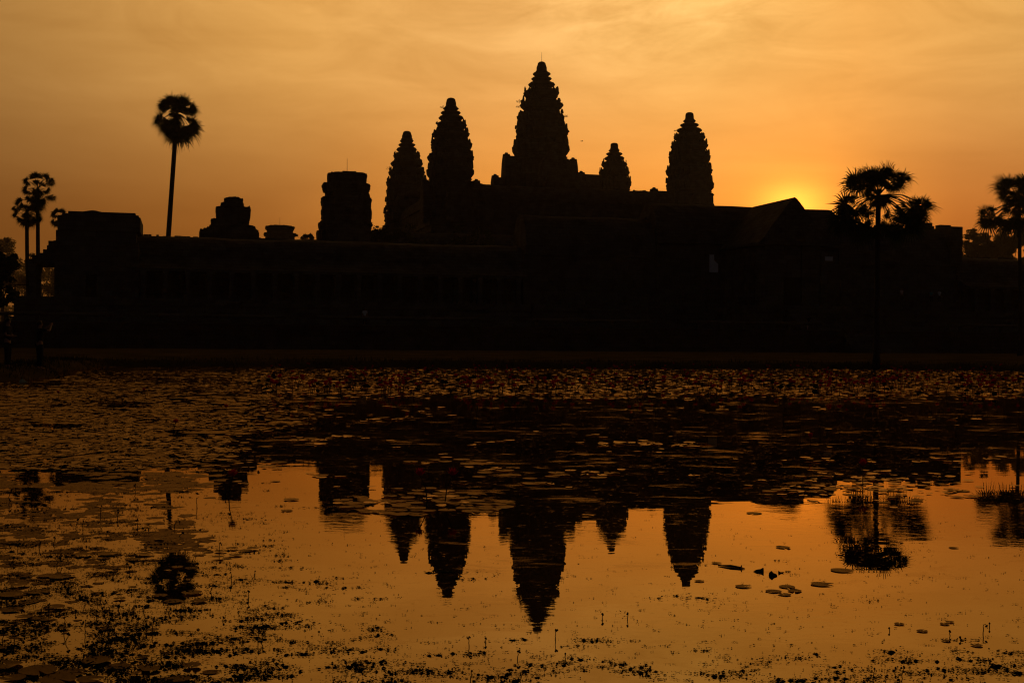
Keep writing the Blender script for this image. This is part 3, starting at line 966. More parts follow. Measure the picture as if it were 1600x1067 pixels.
# ------------------------------------------------------------------ palms
def fan_leaf(b, hub, fwd, nrm, rad, rnd, n=24, spread=None, mi=0, droop=.12, mf=.40, jag=(.80, 1.22)):
    spread = spread or R(rnd.uniform(95, 128))
    fwd = fwd.normalized()
    side = nrm.cross(fwd)
    if side.length < 1e-3: side = fwd.orthogonal()
    side.normalize()
    nn = fwd.cross(side).normalized()
    da = 2 * spread / n
    for i in range(n):
        a = -spread + (i + .5) * da + rnd.uniform(-.03, .03)
        d = fwd * math.cos(a) + side * math.sin(a)
        t = fwd * -math.sin(a) + side * math.cos(a)
        L = rad * (.72 + .28 * math.cos(a * .55)) * rnd.uniform(*jag)
        mid = mf * rad
        wd = mid * math.tan(da / 2) * 1.05
        pl = nn * (rad * .03)
        cup = nn * (rad * .10 * (abs(a) / spread) ** 2)
        mp = hub + d * mid + cup
        q = hub + d * (L * .74) + cup * 1.4 - Vector((0, 0, droop * rad * .35))
        tip = hub + d * L + cup * 1.5 - Vector((0, 0, droop * rad * rnd.uniform(.6, 2.4)))
        b.add([hub, mp - t * wd - pl, mp + t * wd - pl, q - t * wd * .46, q + t * wd * .46, tip, mp + pl], [(0, 1, 6), (0, 6, 2), (1, 3, 4, 2), (3, 5, 4)], mi)


def palm(name, label, foot, heart, leaves, D, seed, trunk_r, lean=0.0, filler=10, petiole=None, rad=None, skirt=0.5, group='palmyra palms', swell=1.0, grow=1.0, twice=False, spiky=False, fan=None):
    """leaves: (hub x, hub y, dir x, dir y, radius) in photo pixels round the crown's heart (px, py)"""
    rnd = random.Random(seed)
    k = D / F
    fo = Vector(foot)
    he = at(heart[0], heart[1], D)
    root = empty(name, fo, 0, label, 'palm', group)
    b = MB()
    pts, rads = [], []
    n = 14
    topz = he + Vector((0, 0, -.2))
    for i in range(n + 1):
        t = i / n
        p = fo.lerp(topz, t) + Vector((lean * math.sin(t * math.pi), 0, 0))
        pts.append(p - fo + Vector((0, 0, -.3 if i == 0 else 0)))
        rads.append(trunk_r * (1.0 + swell * max(0, 1 - t * 9) ** 1.5 - .18 * t) * rnd.uniform(.97, 1.03))
    b.tube(pts, rads, 12)
    b.build('trunk', BARK, root, smooth=True)
    b = MB(); sk = MB()
    hl = he - fo

    def leaf(hubv, fw, r, tgt=b, n=22):
        # blade faces mostly up and outwards, seen from many sides
        nr = Vector((rnd.uniform(-.7, .7), -1, rnd.uniform(-.2, 1.0)))
        nr = nr - fw * nr.dot(fw)
        if nr.length < .1: nr = fw.orthogonal()
        fan_leaf(tgt, hubv, fw, nr.normalized(), r, rnd, n, spread=(R(rnd.uniform(*fan)) if fan else None), mf=(.42 if spiky else .50), jag=((.80, 1.22) if spiky else (.78, 1.18)))
        c0 = hl + Vector((0, 0, -.1))
        mid = c0.lerp(hubv, .55) + Vector((0, 0, .12 * (hubv - c0).length))
        q1 = c0.lerp(mid, .55) + Vector((0, 0, .05))
        tgt.tube([c0, q1, mid, mid.lerp(hubv, .6) + Vector((0, 0, .03)), hubv + fw * r * .1], [.05 * r / 1.0, .032 * r, .026 * r, .022 * r, .015 * r], 5)

    if twice: leaves = leaves + [q_ for q_ in [(x + rnd.uniform(-.14, .14) * r, y + rnd.uniform(-.14, .18) * r, dx + rnd.uniform(-.3, .3), dy + rnd.uniform(-.25, .25), r * .95) for x, y, dx, dy, r in leaves] if not spiky or rnd.random() < .4]
    for hx, hy, dx, dy, r in leaves:
        r *= grow
        hp = at(hx, hy, D) - fo
        dd = (hp - hl).length
        hp.y += rnd.uniform(-.55, .55) * dd
        fw = Vector((dx, rnd.uniform(-.45, .45) * math.hypot(dx, dy), -dy)).normalized()
        leaf(hp, fw, r * k, n=(19 if spiky else 24))
    pet = petiole or 1.2
    rr_ = rad or 1.1
    for i in range(filler):                                    # leaves turned towards and away from the viewer
        a = rnd.uniform(0, 6.28)
        e = rnd.uniform(-.5, .9)
        fw = Vector((math.cos(a) * math.cos(e) * .55, math.sin(a) * math.cos(e), math.sin(e))).normalized()
        leaf(hl + fw * pet * rnd.uniform(.7, 1.0), fw, rr_ * rnd.uniform(.8, 1.0))
    b.build('crown', FOL, root)
    if skirt:
        for i in range(int(16 * skirt)):
            a = rnd.uniform(0, 6.28)
            fw = Vector((math.cos(a) * .45, math.sin(a) * .45, -1)).normalized()
            hubv = hl + Vector((math.cos(a) * .55 * pet * .6, math.sin(a) * .55 * pet * .6, -rnd.uniform(.2, .9) * pet * skirt))
            fan_leaf(sk, hubv, fw, Vector((math.cos(a), math.sin(a), .3)), rr_ * rnd.uniform(.6, .85), rnd, 14, R(70), 0, .0)
            sk.tube([hl + Vector((0, 0, -.2)), hl.lerp(hubv, .6) + Vector((0, 0, .1)), hubv], [.04, .03, .02], 5)
        sk.build('dead_leaf_skirt', DEAD, root)
    return root


def z8(rows): return [(1280 + u / 4.85, 230 + v / 4.85, dx, dy, r / 4.85) for u, v, dx, dy, r in rows]


g0 = lambda x, y: (x, y, ground_z(x, y))
D1 = 69.6
fp = at(1369, 575, D1)
palm('palmyra_palm', 'big palm with drooping outer fans on the far bank right of the sun', g0(fp.x, D1), (1372.5, 303), z8([
    (430, 225, -.15, -1, 125), (500, 220, .25, -1, 118), (380, 235, -.6, -1, 118), (560, 235, .55, -.9, 120), (330, 255, -1, -.75, 120),
    (610, 240, 1, -.35, 105), (600, 270, .9, .6, 100), (560, 280, .3, 1, 90), (300, 280, -1, .1, 130), (310, 290, -.5, .9, 85), (270, 262, -1, -.3, 120),
    (260, 405, -.5, -.35, 60), (235, 425, -1, -.15, 128), (250, 440, -.7, .7, 120), (280, 470, -.2, 1, 120), (195, 510, -1, -.3, 115), (190, 550, -.9, .5, 110),
    (730, 450, 1, -.75, 105), (740, 455, 1, .2, 120), (720, 470, .5, 1, 120), (690, 460, -.2, 1, 120), (660, 490, -.7, .8, 110), (740, 590, 1, -.2, 120), (700, 590, .5, 1, 130),
    (390, 480, -.6, .8, 100), (370, 470, -1, .2, 95), (520, 500, .6, .7, 70), (470, 400, .4, .5, 90), (400, 350, -.5, .3, 85),
    (440, 275, 0, -1, 95), (480, 285, .5, -.8, 92), (420, 300, -.8, -.5, 88), (520, 300, .9, -.2, 85), (400, 285, -.6, -.8, 90), (450, 240, 0, -1, 110), (620, 520, .3, 1, 115), (690, 540, .5, 1, 115), (640, 560, 0, 1, 110), (560, 570, -.2, 1, 105), (710, 520, .2, 1, 110), (200, 560, -.3, 1, 110), (250, 560, 0, 1, 110), (150, 540, -.6, .8, 95), (330, 580, .2, 1, 100), (170, 590, 0, 1, 110),
    (300, 640, -.3, 1, 130), (620, 640, .2, 1, 130), (470, 600, 0, 1, 110), (380, 620, 0, 1, 110), (560, 620, .2, 1, 100), (230, 600, -.6, .8, 110)]),
     D1, 101, .175, filler=4, petiole=.8, rad=.8, skirt=.8, swell=.75, grow=1.08, twice=True, spiky=True)
D2 = 108
fp = at(1594, 560, D2)
palm('palmyra_palm', 'palm cut by the right edge of the photo, fuller dark crown, beyond the big one', g0(fp.x, D2), (1593, 318), z8([
    (1440, 290, -.9, -.8, 150), (1500, 280, -.3, -1, 110), (1550, 270, .2, -1, 110), (1600, 270, .6, -1, 120), (1430, 330, -1, .2, 110), (1400, 380, -.6, .6, 90), (1440, 400, 0, 1, 80),
    (1300, 500, -1, -.7, 105), (1310, 520, -1, .5, 100), (1330, 540, -.2, 1, 140), (1370, 520, .4, .8, 120), (1270, 560, -.4, 1, 110), (1420, 560, 0, 1, 130), (1480, 560, 0, 1, 120), (1540, 540, 0, 1, 150),
    (1660, 330, 1, -.2, 140), (1680, 430, 1, .4, 130), (1640, 530, .6, 1, 150), (1560, 320, -.4, -.6, 120), (1600, 340, 0, -.8, 120), (1540, 420, -.5, .6, 110), (1590, 450, 0, 1, 130), (1400, 300, -1, -.3, 110), (1480, 300, -.4, -.9, 110), (1590, 380, .3, .6, 130), (1480, 350, -.2, .7, 70), (1620, 280, .9, -.6, 130)]),
     D2, 103, .17, filler=5, petiole=1.2, rad=1.0, skirt=.9, swell=.7, grow=1.02, twice=True, spiky=True)
z1_ = lambda rows: [(u / 3.81, 120 + v / 3.81, dx, dy, r / 3.81) for u, v, dx, dy, r in rows]
D3 = 166
fp = at(252, 420, D3)
palm('palmyra_palm', 'tallest palm on a bare leaning trunk, alone behind the gallery at the left', g0(fp.x, D3), (276.5, 176.5), z1_([
    (1060, 175, -.2, -1, 85), (1095, 175, .4, -1, 85), (1030, 175, -.7, -.9, 85), (1080, 165, 0, -1, 75), (985, 175, -1, -.5, 62), (985, 185, -.7, .3, 50), (1010, 150, -.9, -.6, 60),
    (1125, 185, 1, .15, 68), (1130, 195, .4, .8, 45), (960, 250, -1, -.4, 60), (970, 270, -1, .5, 68), (1000, 290, -.5, 1, 85), (1040, 300, 0, 1, 100), (1010, 260, -.3, .6, 70),
    (1090, 290, .3, 1, 110), (1130, 280, 1, .2, 72), (1130, 300, .8, .9, 80), (1120, 265, .6, -.4, 40), (1060, 330, .1, 1, 95), (1045, 340, -.3, 1, 80), (1080, 340, .3, 1, 80), (1050, 250, 0, .5, 70), (1060, 205, 0, -1, 60), (1045, 215, -.6, -.6, 52), (1085, 215, .6, -.6, 52)]),
     D3, 107, .36, lean=.0, filler=3, petiole=1.0, rad=1.3, skirt=.6, swell=.4, grow=1.06, twice=True, fan=(70, 100))
z2_ = lambda rows: [(u / 6.667, 250 + v / 6.667, dx, dy, r / 6.667) for u, v, dx, dy, r in rows]
D4 = 168
fp = at(61, 440, D4)
palm('palmyra_palm', 'taller of the two palms left of the corner pavilion, hanging leaf on its right', g0(fp.x, D4), (58.8, 294), z2_([
    (270, 215, -1, -.4, 55), (285, 230, -.6, .6, 55), (350, 180, -.5, -1, 75), (400, 190, .1, -1, 70), (380, 215, 0, .5, 60), (470, 190, .5, -1, 68), (500, 205, 1, -.2, 60), (520, 230, .9, .7, 55),
    (275, 310, -1, -.1, 58), (290, 320, -.4, .8, 50), (480, 310, .8, .2, 50), (495, 325, .4, 1, 45), (520, 375, .3, 1, 60), (400, 330, -.2, 1, 90), (380, 380, -.1, 1, 100), (420, 420, .1, 1, 95), (390, 450, 0, 1, 90)]),
     D4, 109, .30, filler=2, grow=1.2, twice=True, fan=(75, 105), petiole=.9, rad=1.1, skirt=.8, swell=.4)
D5 = 158
fp = at(48, 450, D5)
palm('palmyra_palm', 'shorter bushy palm leaning beside the taller palm at the left edge', g0(fp.x + .2, D5), (42, 331), z2_([
    (160, 510, -1, -.2, 40), (170, 520, -.7, .6, 40), (220, 450, -1, -.5, 60), (240, 440, -.4, -1, 50), (300, 420, 0, -1, 60), (340, 450, .5, -.8, 60), (250, 470, -.3, .5, 60), (310, 480, .2, .6, 80),
    (190, 580, -1, 0, 55), (190, 595, -.7, .8, 60), (240, 620, -.3, 1, 75), (280, 620, 0, 1, 90), (330, 610, .4, 1, 80), (380, 580, 1, .1, 55), (390, 600, .6, .8, 55), (290, 560, 0, .5, 80), (350, 520, .8, .1, 60)]),
     D5, 113, .28, lean=-.2, filler=2, grow=1.2, twice=True, fan=(75, 105), petiole=.9, rad=1.0, skirt=.7, swell=.4)
D6 = 200
fp = at(94, 450, D6)
palm('palmyra_palm', 'small palm crown peeping out beside the left wall of the corner pavilion', g0(fp.x, D6), (92, 345), z2_([
    (560, 570, -1, -.1, 50), (570, 545, -.7, -.7, 40), (600, 535, -.1, -1, 45), (650, 540, .5, -.9, 45), (670, 555, 1, -.1, 42), (565, 640, -.6, .5, 45), (580, 660, -.3, 1, 50), (620, 650, .2, 1, 60), (660, 620, .8, .5, 50)]),
     D6, 117, .22, filler=2, grow=1.15, twice=True, petiole=.9, rad=1.0, skirt=.5, swell=.4)


# ------------------------------------------------------------------ broadleaf trees
def tree(name, label, foot, clumps, nleaf, lsize, seed, material=LEAF, trunk_r=.4, group=None, cat='tree'):
    """clumps: (centre, radii) ellipsoids the leaves are strewn through, in world coordinates"""
    rnd = random.Random(seed)
    fo = Vector(foot)
    root = empty(name, fo, 0, label, cat, group)
    cen = sum((Vector(c) for c, r in clumps), Vector()) / len(clumps) - fo
    b = MB()
    fork = Vector((cen.x * .3, cen.y * .3, cen.z * .5))
    b.tube([(0, 0, -.3), fork * .5 + Vector((rnd.uniform(-.2, .2), 0, 0)), fork], [trunk_r, trunk_r * .8, trunk_r * .65], 9)
    for c, r in clumps:
        tp = Vector(c) - fo
        md = fork.lerp(tp, .5) + Vector((rnd.uniform(-.4, .4), rnd.uniform(-.4, .4), rnd.uniform(0, .6)))
        b.tube([fork - Vector((0, 0, .2)), md, tp], [trunk_r * .5, trunk_r * .28, trunk_r * .08], 6)
        for j in range(4):
            e = tp + Vector([rnd.uniform(-.8, .8) * q for q in r])
            b.tube([md.lerp(tp, rnd.random()), md.lerp(e, .7), e], [trunk_r * .14, trunk_r * .08, trunk_r * .03], 4)
    b.build('trunk', BARK, root)
    b = MB()
    vol = [r[0] * r[1] * r[2] for c, r in clumps]
    tot = sum(v ** .7 for v in vol)
    for (c, r), v in zip(clumps, vol):
        sub = [(Vector([rnd.gauss(0, .5) for _ in range(3)]), rnd.uniform(.22, .42)) for _ in range(12)]
        for i in range(int(nleaf * v ** .7 / tot)):
            sc, sr = rnd.choice(sub)
            d = Vector([rnd.gauss(0, 1) for _ in range(3)]).normalized() * (rnd.random() ** .4)
            p = sc + d * sr
            p = Vector(c) - fo + Vector([p[q] * r[q] for q in range(3)])
            ax = Vector([rnd.gauss(0, 1) for _ in range(3)]).normalized()
            bx = ax.orthogonal().normalized()
            s = lsize * rnd.uniform(.6, 1.25)
            b.add([p - ax * s, p + bx * s * .45, p + ax * s, p - bx * s * .45], [(0, 1, 2, 3)])
    b.build('crown', material, root)
    return root


def clump(px, py, D, rx, rz, ry=None):
    c = at(px, py, D)
    return (tuple(c), (rx * D / F, (ry or rx) * D / F, rz * D / F))


GT = 'trees beyond the temple'
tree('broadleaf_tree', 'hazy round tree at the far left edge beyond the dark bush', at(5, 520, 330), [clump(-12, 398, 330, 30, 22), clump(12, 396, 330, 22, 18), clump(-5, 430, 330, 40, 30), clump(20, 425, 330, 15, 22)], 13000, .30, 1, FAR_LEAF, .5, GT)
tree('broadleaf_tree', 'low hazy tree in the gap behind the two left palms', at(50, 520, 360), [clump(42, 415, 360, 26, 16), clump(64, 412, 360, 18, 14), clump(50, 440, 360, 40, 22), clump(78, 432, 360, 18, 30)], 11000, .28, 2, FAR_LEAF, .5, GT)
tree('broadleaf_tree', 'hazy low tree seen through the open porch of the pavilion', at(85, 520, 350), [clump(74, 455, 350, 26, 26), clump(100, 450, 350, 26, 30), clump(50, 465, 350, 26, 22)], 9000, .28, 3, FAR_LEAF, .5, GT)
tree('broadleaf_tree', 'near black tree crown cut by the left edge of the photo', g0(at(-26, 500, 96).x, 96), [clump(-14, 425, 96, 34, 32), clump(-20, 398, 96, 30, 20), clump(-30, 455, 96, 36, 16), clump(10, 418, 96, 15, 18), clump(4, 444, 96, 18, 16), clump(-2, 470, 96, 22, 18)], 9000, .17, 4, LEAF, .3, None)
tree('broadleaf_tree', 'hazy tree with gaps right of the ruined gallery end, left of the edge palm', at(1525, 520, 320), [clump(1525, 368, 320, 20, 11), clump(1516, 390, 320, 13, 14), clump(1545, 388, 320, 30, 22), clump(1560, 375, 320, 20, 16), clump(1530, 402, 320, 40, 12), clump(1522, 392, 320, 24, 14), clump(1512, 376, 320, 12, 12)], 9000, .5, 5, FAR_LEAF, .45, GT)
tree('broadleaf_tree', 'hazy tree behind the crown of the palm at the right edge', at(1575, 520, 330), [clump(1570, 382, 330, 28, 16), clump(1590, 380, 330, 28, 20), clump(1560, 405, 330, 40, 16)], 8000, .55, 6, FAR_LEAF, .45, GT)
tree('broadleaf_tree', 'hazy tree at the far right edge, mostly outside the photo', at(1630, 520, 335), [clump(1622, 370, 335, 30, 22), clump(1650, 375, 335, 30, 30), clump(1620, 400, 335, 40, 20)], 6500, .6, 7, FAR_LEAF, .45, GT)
tree('broadleaf_tree', 'low bushy treetop above the gallery roof right of the small far ruin', g0(at(478, 500, 185).x, 185), [clump(474, 371, 185, 13, 7), clump(484, 373, 185, 9, 7), clump(478, 390, 185, 20, 15)], 2600, .17, 8, LEAF, .25, 'trees inside the temple courts')
tree('broadleaf_tree', 'bushy treetop between the broad ruined tower and the leftmost of the five towers', g0(at(592, 500, 196).x, 196), [clump(586, 358, 196, 14, 8), clump(600, 364, 196, 18, 11), clump(594, 385, 196, 30, 22), clump(630, 375, 196, 26, 20)], 4200, .2, 9, LEAF, .35, 'trees inside the temple courts')
tree('broadleaf_tree', 'dark round tree in the temple court below the broad corner tower', g0(at(720, 500, 190).x, 190), [clump(700, 385, 190, 45, 26), clump(745, 378, 190, 36, 24), clump(720, 410, 190, 60, 30)], 4200, .25, 10, LEAF, .4, 'trees inside the temple courts')
tree('broadleaf_tree', 'dark spreading tree in the temple court below the tallest tower', g0(at(890, 500, 192).x, 192), [clump(870, 378, 192, 40, 24), clump(915, 372, 192, 36, 26), clump(890, 405, 192, 60, 30)], 4200, .25, 11, LEAF, .4, 'trees inside the temple courts')

# far woods closing the view behind everything
mb = MB(); rw = random.Random(77)
for i in range(15000):
    x = rw.uniform(-330, 330); y = 520 + rw.uniform(0, 60)
    hmax = 15 + 5 * mnoise.noise(Vector((x * .035, 0, 1))) + 3 * mnoise.noise(Vector((x * .12, 0, 5)))
    z = hmax * (1 - rw.random() ** 1.8) + .5
    ax = Vector([rw.gauss(0, 1) for _ in range(3)]).normalized(); bx = ax.orthogonal().normalized(); s = rw.uniform(.7, 1.5)
    p = Vector((x, y, z))
    mb.add([p - ax * s, p + bx * s * .6, p + ax * s, p - bx * s * .6], [(0, 1, 2, 3)])
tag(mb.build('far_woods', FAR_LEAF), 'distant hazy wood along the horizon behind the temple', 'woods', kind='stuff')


# small plants sprouting from the towers
def tuft(px, py, D, s, seed, label):
    rnd = random.Random(seed); b = MB(); c = at(px, py, D)
    for i in range(22):
        d = Vector((rnd.gauss(0, 1), rnd.gauss(0, 1), rnd.uniform(-.2, 1.2))).normalized()
        p = d * s * rnd.uniform(.5, 1)
        t = d.orthogonal().normalized() * s * .12
        b.tube([(0, 0, 0), p], .012, 3)
        b.add([p - t, p + d * s * .3, p + t, p - d * s * .2], [(0, 1, 2, 3)])
    o = b.build('shrub', LEAF); o.location = c
    tag(o, label, 'shrub', 'shrubs growing out of the towers')


tuft(811, 160.5, 277, .7, 1, 'little shrub sprouting from the upper left flank of the tallest tower')
tuft(810, 168.5, 277, .55, 2, 'tiny shrub below the other one on the left flank of the tallest tower')
tuft(868, 141.5, 278, .5, 3, 'tiny shrub on the upper right shoulder of the tallest tower')
tuft(690.5, 169, 246, .5, 4, 'tiny shrub near the top left of the broad corner tower')
tuft(884, 183, 279, .55, 6, 'small shrub on the right flank of the tallest tower, halfway up')
tuft(719.5, 183, 246, .4, 7, 'tiny shrub on the right flank of the broad corner tower near its top')
tuft(1056, 205, 259, .45, 8, 'tiny shrub near the top left of the rightmost tower')
tuft(608, 264, 297, .7, 5, 'small shrub on the left flank of the leftmost tower')


# ------------------------------------------------------------------ people
def skinned(name, joints, edges, material, parent, sub=2, root=0):
    """one continuous surface grown over a skeleton: joints = [(x, y, z, rx, ry)]"""
    me = bpy.data.meshes.new(name)
    me.from_pydata([j[:3] for j in joints], edges, [])
    me.materials.append(material)
    o = bpy.data.objects.new(name, me)
    COL.objects.link(o)
    o.parent = parent
    md = o.modifiers.new('skin', 'SKIN')
    md.use_smooth_shade = True
    for v, j in zip(me.skin_vertices[0].data, joints):
        v.radius = (j[3], j[4] if len(j) > 4 else j[3])
    me.skin_vertices[0].data[root].use_root = True
    s = o.modifiers.new('sub', 'SUBSURF'); s.levels = s.render_levels = sub
    return o


def person(label, loc, rz, top, legs=CLOTH_DARK, arms='down', h=1.66, hair=True, group=None):
    """faces local -y; arms: down, raised (holding a phone up), folded"""
    k = h / 1.70
    root = empty('person', loc, rz, label, 'person', group)
    root.scale = (k, k, k)
    # body: pelvis, spine, neck, head, legs, feet
    J = [(0, 0, .93, .115, .095), (0, .005, 1.12, .115, .085), (0, .01, 1.33, .14, .095), (0, .005, 1.45, .075, .065), (0, -.005, 1.52, .05, .052),
         (0, -.015, 1.585, .068, .08), (0, -.012, 1.66, .062, .075), (0, -.005, 1.70, .03, .04)]
    E = [(i, i + 1) for i in range(7)]
    # face: nose ridge, chin
    n0 = len(J); J += [(0, -.105, 1.585, .012, .012)]; E += [(5, n0)]
    hands = []
    for s in (-1, 1):
        a = len(J)
        J += [(s * .09, 0, .86, .085, .085), (s * .10, -.01, .50, .055, .055), (s * .105, .01, .10, .036, .036), (s * .11, .0, .045, .036, .03), (s * .115, -.13, .03, .036, .022)]
        E += [(0, a), (a, a + 1), (a + 1, a + 2), (a + 2, a + 3), (a + 3, a + 4)]
        a = len(J)
        if arms == 'down':
            P3 = [(s * .18, .01, 1.42), (s * .225, .03, 1.14), (s * .235, -.04, .90), (s * .235, -.055, .83)]
        elif arms == 'raised':
            P3 = [(s * .18, .0, 1.42), (s * .30, -.22, 1.38), (s * .10, -.36, 1.55), (s * .07, -.39, 1.60)]
        else:
            P3 = [(s * .18, .0, 1.42), (s * .24, -.02, 1.14), (s * .07, -.20, 1.10), (s * .0, -.22, 1.11)]
        J += [(*P3[0], .056, .056), (*P3[1], .042, .042), (*P3[2], .029, .026), (*P3[3], .033, .022)]
        E += [(2, a), (a, a + 1), (a + 1, a + 2), (a + 2, a + 3)]
        d = (Vector(P3[3]) - Vector(P3[2])).normalized()
        sd = Vector((0, 1, 0)) if abs(d.y) < .8 else Vector((1, 0, 0))
        for q, (off, ln) in enumerate([(-.026, .068), (-.009, .080), (.009, .075), (.026, .058)]):
            b0 = Vector(P3[3]) + sd * off + d * .03
            f0 = len(J)
            m1 = b0 + d * ln * .55; m2 = m1 + (d + Vector((-s * .5, 0, 0)) * .6).normalized() * ln * .5
            J += [(*m1, .0085, .0085), (*m2, .0075, .0075)]
            E += [(a + 3, f0), (f0, f0 + 1)]
        f0 = len(J)
        tb = Vector(P3[3]) + sd * -.038 + d * .01
        J += [(*tb, .010, .010), (*(tb + d * .035 + sd * -.012), .008, .008)]
        E += [(a + 3, f0), (f0, f0 + 1)]
        hands.append(P3)
    skinned('body', J, E, SKIN, root)
    # shirt over trunk and upper arms
    J = [(0, 0, .90, .150, .125), (0, .005, 1.12, .138, .106), (0, .01, 1.33, .162, .115), (0, .006, 1.44, .105, .085)]
    E = [(0, 1), (1, 2), (2, 3)]
    for P3 in hands:
        a = len(J)
        e = Vector(P3[0]).lerp(Vector(P3[1]), .75)
        J += [(*P3[0], .072, .072), (*e, .060, .060)]
        E += [(2, a), (a, a + 1)]
    skinned('shirt', J, E, top, root)
    J = [(0, 0, .95, .135, .112)]; E = []
    for s in (-1, 1):
        a = len(J)
        J += [(s * .09, 0, .84, .105, .105), (s * .10, -.01, .50, .078, .078), (s * .105, .01, .09, .062, .062)]
        E += [(0, a), (a, a + 1), (a + 1, a + 2)]
    skinned('trousers', J, E, legs, root)
    b = MB()
    n, mm = 14, 7
    rings = []
    for i in range(mm):
        t = i / (mm - 1)
        ph = t * 1.75
        zc = 1.745 - .135 * (1 - math.cos(ph)) * .95
        rr_ = max(.006, .093 * math.sin(min(ph, 1.57)) if ph < 1.57 else .093)
        rings.append([(rr_ * .9 * math.cos(2 * math.pi * k2 / n), .012 + rr_ * 1.08 * math.sin(2 * math.pi * k2 / n) + (.012 if t > .5 else 0),
                       zc + (.055 * max(0, -math.sin(2 * math.pi * k2 / n)) * t)) for k2 in range(n)])
    b.loft(rings); b.build('hair', HAIR, root, smooth=True)
    return root


PZ = PL
pp = lambda px, D, z: (at(px, 500, D).x, D, z)
x_, y_, _ = pp(570, 119.0, 0)
person('person in a white shirt on the terrace seen from behind, below the broad ruined tower', pp(570, 123, PL), math.pi, CLOTH_WHITE, h=1.72)
person('person in a pale pink shirt on the gatehouse steps right of the big palm trunk', pp(1408.5, 156, 6.9), .3, CLOTH_PINK, h=1.66, group='visitors by the galleries')
person('person in teal at the gallery, left of the one in white on the right', pp(1455, 160, 6.9), -.4, CLOTH_TEAL, h=1.64, group='visitors by the galleries')
person('person in a white shirt at the gallery farthest right of the visitors', pp(1467.5, 160, 6.9), .2, CLOTH_WHITE, h=1.68, group='visitors by the galleries')
person('person in pale trousers standing on the terrace left of the big palm', pp(1263.5, 136.5, PL), 2.8, CLOTH_DARK, CLOTH_PINK, 'folded', 1.66)
xl = at(62, 560, 44.0)
person('person on the left bank raising both arms to take a picture', (xl.x, 44.0, ground_z(xl.x, 44.0)), math.pi * .75, CLOTH_DARK, arms='raised', h=1.70, group='people on the left bank')
xl = at(12, 560, 43.0)
person('person in dark clothes standing at the left edge of the photo on the bank', (xl.x, 43.0, ground_z(xl.x, 43.0)), math.pi * .5, CLOTH_DARK, arms='folded', h=1.72, group='people on the left bank')

# a small bird over the towers
bird = empty('bird', at(909, 221, 150), .5, 'tiny dark bird flying between the tallest tower and the towers to its right', 'bird')
skinned('body', [(0, 0, 0, .05, .045), (.12, 0, .015, .035, .03), (.18, 0, .03, .028, .028), (.225, 0, .025, .008, .006), (-.12, 0, .005, .025, .02), (-.22, 0, .01, .03, .006)], [(0, 1), (1, 2), (2, 3), (0, 4), (4, 5)], FEATHER, bird)
for s in (-1, 1):
    b = MB()
    b.add([(.07, s * .02, .02), (-.06, s * .02, .015), (.06, s * .16, .07), (-.06, s * .15, .06), (-.03, s * .32, .03), (.07, s * .02, .01), (-.06, s * .02, .005), (.06, s * .16, .06), (-.06, s * .15, .05), (-.03, s * .32, .025)],
          [(0, 2, 3, 1), (2, 4, 3), (5, 6, 8, 7), (7, 8, 9), (0, 5, 7, 2), (2, 7, 9, 4), (4, 9, 8, 3), (3, 8, 6, 1), (1, 6, 5, 0)])
    b.build('wing', FEATHER, bird)


# ------------------------------------------------------------------ pond plants
def pad_geo(rnd, n=18, flat=True, notch=.5, curl=.0):
    """floating round leaf with a slit, slightly wavy rim"""
    verts = [(0, 0, .004)]
    r1 = []
    for i in range(n):
        a = notch * .5 + (2 * math.pi - notch) * i / (n - 1)
        w_ = 1 + .05 * math.sin(3 * a + rnd.random()) + rnd.uniform(-.02, .02)
        r1.append((math.cos(a) * w_, math.sin(a) * w_, a))
    for x, y, a in r1: verts.append((x * .6, y * .6, .004))
    for x, y, a in r1: verts.append((x, y, .004 + curl * max(0, math.sin(2 * a + 1)) + rnd.uniform(0, .02)))
    faces = [(0, 1 + i, 2 + i) for i in range(n - 1)]
    faces += [(1 + i, 1 + n + i, 2 + n + i, 2 + i) for i in range(n - 1)]
    return verts, faces


rp = random.Random(41)
PAD_MESH = []
OLD_MESH = []
DULL_MESH = []
for i in range(6):
    b = MB(); v, f = pad_geo(rp, 20, notch=rp.uniform(.25, .7), curl=(.10 if i > 3 else 0)); b.add(v, f)
    me = b.mesh('lily_pad', PAD); me.polygons.foreach_set('use_smooth', [True] * len(me.polygons)); PAD_MESH.append(me)
    me2 = me.copy(); me2.materials[0] = OLDPAD; OLD_MESH.append(me2)
    me3 = me.copy(); me3.materials[0] = DULLPAD; DULL_MESH.append(me3)

ZONES = {
    'band': 'small lily pad in the crowded flowering band along the far bank',
    'left': 'lily pad in the crowded mat at the upper left of the pond',
    'mid': 'pale lily pad on the black temple reflection in mid pond',
    'knot': 'lily pad in the raft over the reflections of the two left towers',
    'right': 'lily pad in the scattered raft below the big palm reflection',
    'low': 'brown lily pad among dark weeds at the lower left',
    'open': 'lone lily pad on the golden water at the lower right',
}
pads = []                                            # (x, y, radius, zone, screen area)


def put_pad(px, py, r, zone):
    p = on_water(px, py)
    if p is None or bank(p.x, p.y) < .3: return
    pw = 2 * r * F / p.y
    area = pw * pw * EYE / p.y
    pads.append((p.x, p.y, r, zone, area))


def strew(n, box, size, zone, dens=None, streak=0.0):
    c = 0
    tries = 0
    while c < n and tries < n * 30:
        tries += 1
        x = rp.uniform(box[0], box[2]); y = box[1] + (box[3] - box[1]) * rp.random()
        if dens and rp.random() > dens(x, y): continue
        put_pad(x, y, rp.uniform(*size) * (1 if rp.random() < .85 else 1.35), zone)
        c += 1


